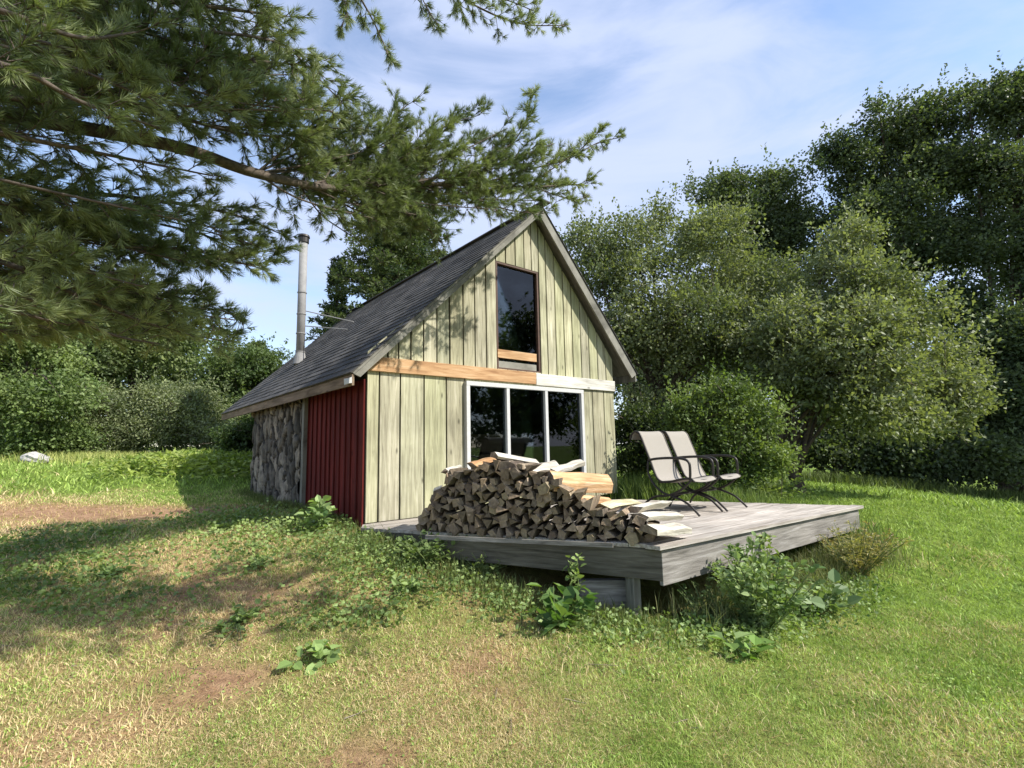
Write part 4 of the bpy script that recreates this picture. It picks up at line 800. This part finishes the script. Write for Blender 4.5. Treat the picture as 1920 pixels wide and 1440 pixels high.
# ------------------------------------------------------------------ weeds, rocks and small plants
def plant(name, label, cat, px, py, n, H, spread, leaf, c1, c2, wr=.42, stems=6, group=None, upd=.5, lv=0.):
    """leafy plant: stems fanning from its foot, broad leaves along them"""
    b = groundhit(px, py); o = empty(name, tuple(b), label, cat, group); az = R.random(stems)*6.283; tilt = spread*R.random(stems)**.6
    tip = b+np.stack([np.cos(az)*tilt, np.sin(az)*tilt, H*(.65+.4*R.random(stems))-.25*tilt*(tilt > spread*.5)], 1); b0 = np.repeat(b[None], stems, 0)+R.normal(0, .02, (stems, 3))*np.array([1, 1, 0])
    V, q = sticks(b0, tip, np.full(stems, .006), np.full(stems, .003)); mesh_np('stems', V, [q], M_stem, o, world=True)
    si = R.integers(stems, size=n); t = (lv+(1-lv)*R.random(n)**.8)[:, None]; P = b0[si]+(tip-b0)[si]*t; D = nrm(R.normal(size=(n, 3))*np.array([1, 1, .35])+(tip-b0)[si]*.6+uz*upd*.4); l_ = leaf*(.5+.7*R.random(n)); P = P+D*(l_*.4)[:, None]
    # five-point leaves with the blade kept roughly level
    S = nrm(np.cross(D, uz+R.normal(0, .45, (n, 3)))); Nn = np.cross(S, D); w = (l_*wr)[:, None]; L_ = l_[:, None]
    V = np.stack([P, P+D*L_*.25-S*w*.8+Nn*w*.2, P+D*L_*.62-S*w*.75+Nn*w*.1, P+D*L_-Nn*L_*.12, P+D*L_*.62+S*w*.75+Nn*w*.1, P+D*L_*.25+S*w*.8+Nn*w*.2], 1).reshape(-1, 3); q = (np.arange(n)*6)[:, None]
    mesh_np('leaves', V, [q+np.array([0, 1, 2, 3]), q+np.array([0, 3, 4, 5])], M_leaf, o, col=np.repeat(leafcols(P, n, c1, c2, .25, 4), 6, 0), world=True); return o
M_stem = plain('green_stem', (.12, .16, .05), .7)
W1, W2 = (.10, .17, .045), (.26, .34, .12)
plant('weed_bush', 'leafy green bush growing against the front of the deck, right of the post', 'bush', 1430, 1190, 2300, .76, .46, .062, (.10, .17, .05), (.32, .40, .17), stems=60)
plant('tall_weed', 'slender yellow green weed reaching up in front of the deck rim', 'weed', 1440, 1130, 130, .80, .10, .06, (.20, .27, .07), (.34, .40, .13), stems=4, lv=.3)
plant('burdock_plant', 'broad leaved pale burdock right of the leafy bush at the deck', 'plant', 1540, 1150, 60, .26, .34, .14, (.16, .23, .10), (.28, .35, .18), wr=.45, stems=16)
plant('burdock_plant', 'broad leaved burdock beside the timber block under the deck', 'plant', 1045, 1180, 80, .34, .38, .125, (.09, .17, .04), (.24, .34, .11), wr=.5, stems=12)
plant('tall_weed', 'pale weed standing in front of the deck rim left of the timber block', 'weed', 1080, 1150, 60, .50, .10, .07, W1, W2, stems=3, lv=.4)
plant('burdock_plant', 'flat rosette of pale green leaves alone in the dry lawn', 'plant', 600, 1245, 44, .09, .24, .10, (.16, .25, .07), (.28, .38, .13), wr=.5, stems=8)
plant('burdock_plant', 'single big leaved weed in the lawn below the leafy bush', 'plant', 1400, 1235, 22, .14, .18, .13, (.15, .26, .05), (.30, .40, .16), wr=.45, stems=6)
plant('weed_bush', 'small leafy weed at the foot of the red wall', 'weed', 590, 1000, 130, .42, .20, .11, (.10, .18, .05), (.30, .40, .16), stems=10)
plant('weed_bush', 'dry straw coloured bush with reddish stems at the far corner of the deck', 'bush', 1610, 1085, 2600, .60, .50, .05, (.24, .17, .07), (.38, .36, .15), wr=.2, stems=60)
plant('weed_bush', 'pale green weeds behind the deck right of the chairs', 'bush', 1440, 938, 900, .55, .8, .08, (.12, .18, .06), (.28, .34, .13), stems=60)
for i, (px, py, lab) in enumerate([(205, 1080, 'pale low weed at the left in the shaded lawn'), (480, 1060, 'low broad leaved weed in the middle of the shaded lawn'), (450, 1165, 'small pale weed at the lower edge of the shaded lawn'), (760, 1110, 'small weed in the lawn left of the deck'), (210, 1000, 'sunlit low weed by the bare soil strip'), (420, 995, 'sunlit low weed between the bare soil and the red wall')]):
    plant('low_weed', lab, 'weed', px, py, 170, .09, .42, .06, W1, W2, stems=26, group='low weeds in the lawn')
plant('weed_bush', 'dark straggly weeds hiding the left end of the deck rim', 'bush', 800, 1062, 420, .34, .42, .06, (.06, .10, .03), (.20, .27, .09), stems=40)
plant('weed_bush', 'low straggly weeds at the foot of the deck rim, right of the bare corner', 'bush', 905, 1082, 260, .24, .36, .05, (.08, .12, .035), (.24, .30, .11), stems=34)
plant('weed_bush', 'thin leafy vine and weeds between the post and the leafy bush', 'bush', 1330, 1170, 300, .42, .30, .05, (.09, .15, .04), (.26, .33, .13), stems=34)
def along(A, B, n, sd): t = R.random(n); return A[0]+(B[0]-A[0])*t+R.normal(0, sd, n), A[1]+(B[1]-A[1])*t+R.normal(0, sd, n)
# ground cover patch in the pine's shade, long grass round the deck, ferny growth by the far wall: uncountable
def cover(name, label, x, y, leaf, hgt, c1, c2, kindcat='ground cover', wr=.4):
    n = len(x); z = gz(x, y)+hgt*R.random(n); P = np.stack([x, y, z], 1); D = nrm(R.normal(size=(n, 3))*np.array([1, 1, .3])+uz*.25); V, q, c = leaves(P, D, leaf*(.5+.8*R.random(n)), leaf*wr, leafcols(P, n, c1, c2, .3, 2), .2)
    tag(mesh_np(name, V, [q], M_leaf, col=c), label, kindcat, kind='stuff')
x = R.uniform(-6.8, -.9, 26000); y = R.uniform(4.1, 7.6, 26000); k = (fbm(x, y, .9, 61)+.16*R.normal(size=26000) > .55) & (y < 7.2-.10*(x+7)) & (y > 3.5-.42*(x+2.0)) & ~deckmask(x, y); cover('ground_cover', 'low leafy ground cover in the pine shade left of the cabin', x[k], y[k], .045, .07, (.11, .17, .05), (.25, .33, .11))
x, y = sector(60000, 1.4, 8); k = ~deckmask(x, y) & (fbm(x, y, 1.9, 81)+.1*R.normal(size=60000) > .55); cover('lawn_clover', 'tiny clover like leaves scattered through the lawn', x[k], y[k], .018, .02, (.18, .28, .05), (.44, .56, .18))
x, y = along(FL-ux*.5-us*.1, FL-ux*1.2+us*3.0, 2600, .42); k = ~deckmask(x, y); cover('ground_cover', 'low sunlit weeds spreading along the left base of the cabin', x[k], y[k], .05, .12, (.12, .19, .05), (.30, .38, .14))
x, y = along(DL-inn*.35, DN-inn*.45, 2400, .20); k = ~deckmask(x, y); cover('ground_cover', 'low tangled weeds along the foot of the deck', x[k], y[k], .04, .12, (.10, .17, .05), (.28, .36, .13))
x, y = along(DN-en*.35, DN-en*.4+ed*2.6, 4200, .20); k = ~deckmask(x, y); cover('ground_cover', 'low tangled weeds in front of the right side of the deck', x[k], y[k], .04, .12, (.10, .17, .05), (.28, .36, .13))
x = R.uniform(-10, -5, 14000); y = 14.2+R.normal(0, 1.0, 14000)+.15*(x+6); k = ~deckmask(x, y); cover('ferny_growth', 'bright yellow green ferny growth beyond the far corner of the cabin', x[k], y[k], .15, .45, (.17, .25, .05), (.34, .40, .10), 'undergrowth', .2)
def tall(name, label, x, y, h0, w, c1, c2, lean=.7):
    n = len(x); h = h0*(.4+.8*R.random(n)); V, q, t_, c = blades(x, y, h, np.full(n, w), lean, lambda a, b, m: (np.array(c1)+(np.array(c2)-np.array(c1))*R.random((m, 1)))*(.75+.5*R.random((m, 1))))
    tag(mesh_np(name, V, [q, t_], M_grass, col=c), label, 'long grass', kind='stuff')
x, y = along(DL-inn*.2, DN-inn*.25, 2600, .16); tall('long_grass', 'long dark grass along the left foot of the deck', x, y, .15, .004, (.07, .12, .03), (.22, .24, .09))
x, y = along(DN-en*.1+ed*.35, DR-en*.15, 4200, .17); tall('long_grass', 'long thin grass along the right foot of the deck', x, y, .28, .0035, (.10, .15, .04), (.32, .31, .15), .9)
x, y = along(DR+en*.1, BK+us*.1+ux*1.6, 6000, .3); tall('long_grass', 'lush long grass behind the deck and beside the cabin corner', x, y, .45, .007, (.09, .15, .035), (.26, .34, .09))
x, y = along(FL-ux*.15, FL-ux*.2+us*5.6, 2500, .10); tall('long_grass', 'thin grass at the foot of the red and stone walls', x, y, .14, .004, (.08, .12, .03), (.2, .22, .08))
x, y = along(at(0, 862, 17.), at(460, 862, 16.), 9000, .7); tall('long_grass', 'pale meadow grass in front of the willow shrubs', x, y, .34, .012, (.24, .31, .07), (.50, .50, .18))
x, y = along(at(1500, 925, 16.), at(1990, 945, 15.5), 6000, .35); tall('long_grass', 'long grass under the edge of the right hand trees', x, y, .38, .012, (.07, .11, .03), (.18, .22, .07))
# greener, longer clumps and fallen needles / twigs in the lawn
cx_, cy_ = sector(520, 1.6, 9); kk = ~deckmask(cx_, cy_); cx_, cy_ = cx_[kk], cy_[kk]; m = 34; rr2 = .035+.05*R.random(len(cx_)); x = np.repeat(cx_, m)+R.normal(size=len(cx_)*m)*np.repeat(rr2, m); y = np.repeat(cy_, m)+R.normal(size=len(cx_)*m)*np.repeat(rr2, m)
tall('lawn_tussocks', 'scattered greener tussocks of longer grass in the lawn', x, y, .055, .0022, (.14, .24, .04), (.34, .44, .12), 1.1)
def litter(name, label, n, l0, w0, c1, c2):
    x, y = sector(n, 1.5, 9); k = (x < .8+1.2*R.random(n)) & ~deckmask(x, y); x, y = x[k], y[k]; n = len(x); z = gz(x, y)+.006+.012*R.random(n); a = R.random(n)*6.283; d = np.stack([np.cos(a), np.sin(a), R.normal(0, .12, n)], 1)*(l0*(.4+R.random(n)))[:, None]
    P0 = np.stack([x, y, z], 1); V, q = sticks(P0, P0+d, np.full(n, w0), np.full(n, w0*.6)); k = R.random((n, 1)); tag(mesh_np(name, V, [q], M_grass, col=np.repeat(np.array(c1)*(1-k)+np.array(c2)*k, 6, 0)), label, 'litter', kind='stuff')
litter('needle_litter', 'fallen brown pine needles lying in the left lawn', 26000, .05, .0009, (.34, .17, .08), (.62, .42, .24))
litter('fallen_twigs', 'thin fallen twigs lying in the left lawn', 260, .16, .0035, (.16, .12, .09), (.36, .30, .24))
for i, (px, py, s, lab) in enumerate([(62, 862, .27, 'pale grey rock, the larger of two at the far left of the lawn'), (80, 872, .18, 'pale grey rock, the smaller of two at the far left of the lawn')]):
    c = at(px, py, 15.5); c[2] = g1(c[0], c[1])+s*.45; nth, nph = 14, 9; V = []
    for a in range(nph+1):
        for b in range(nth):
            th, ph = 2*math.pi*b/nth, math.pi*a/nph; d = np.array([math.sin(ph)*math.cos(th), math.sin(ph)*math.sin(th), math.cos(ph)]); r_ = s*(.75+.5*float(fbm([d[0]*2+9+i], [d[1]*2+d[2]*3], 1.3, 5)[0])); V.append(c+d*r_*np.array([1.3, 1, .8]))
    Fs = [(a*nth+b, a*nth+(b+1) % nth, (a+1)*nth+(b+1) % nth, (a+1)*nth+b) for a in range(nph) for b in range(nth)]
    tag(MB().add(V, Fs).build('rock', M_rock), lab, 'rock', 'rocks at the far left')
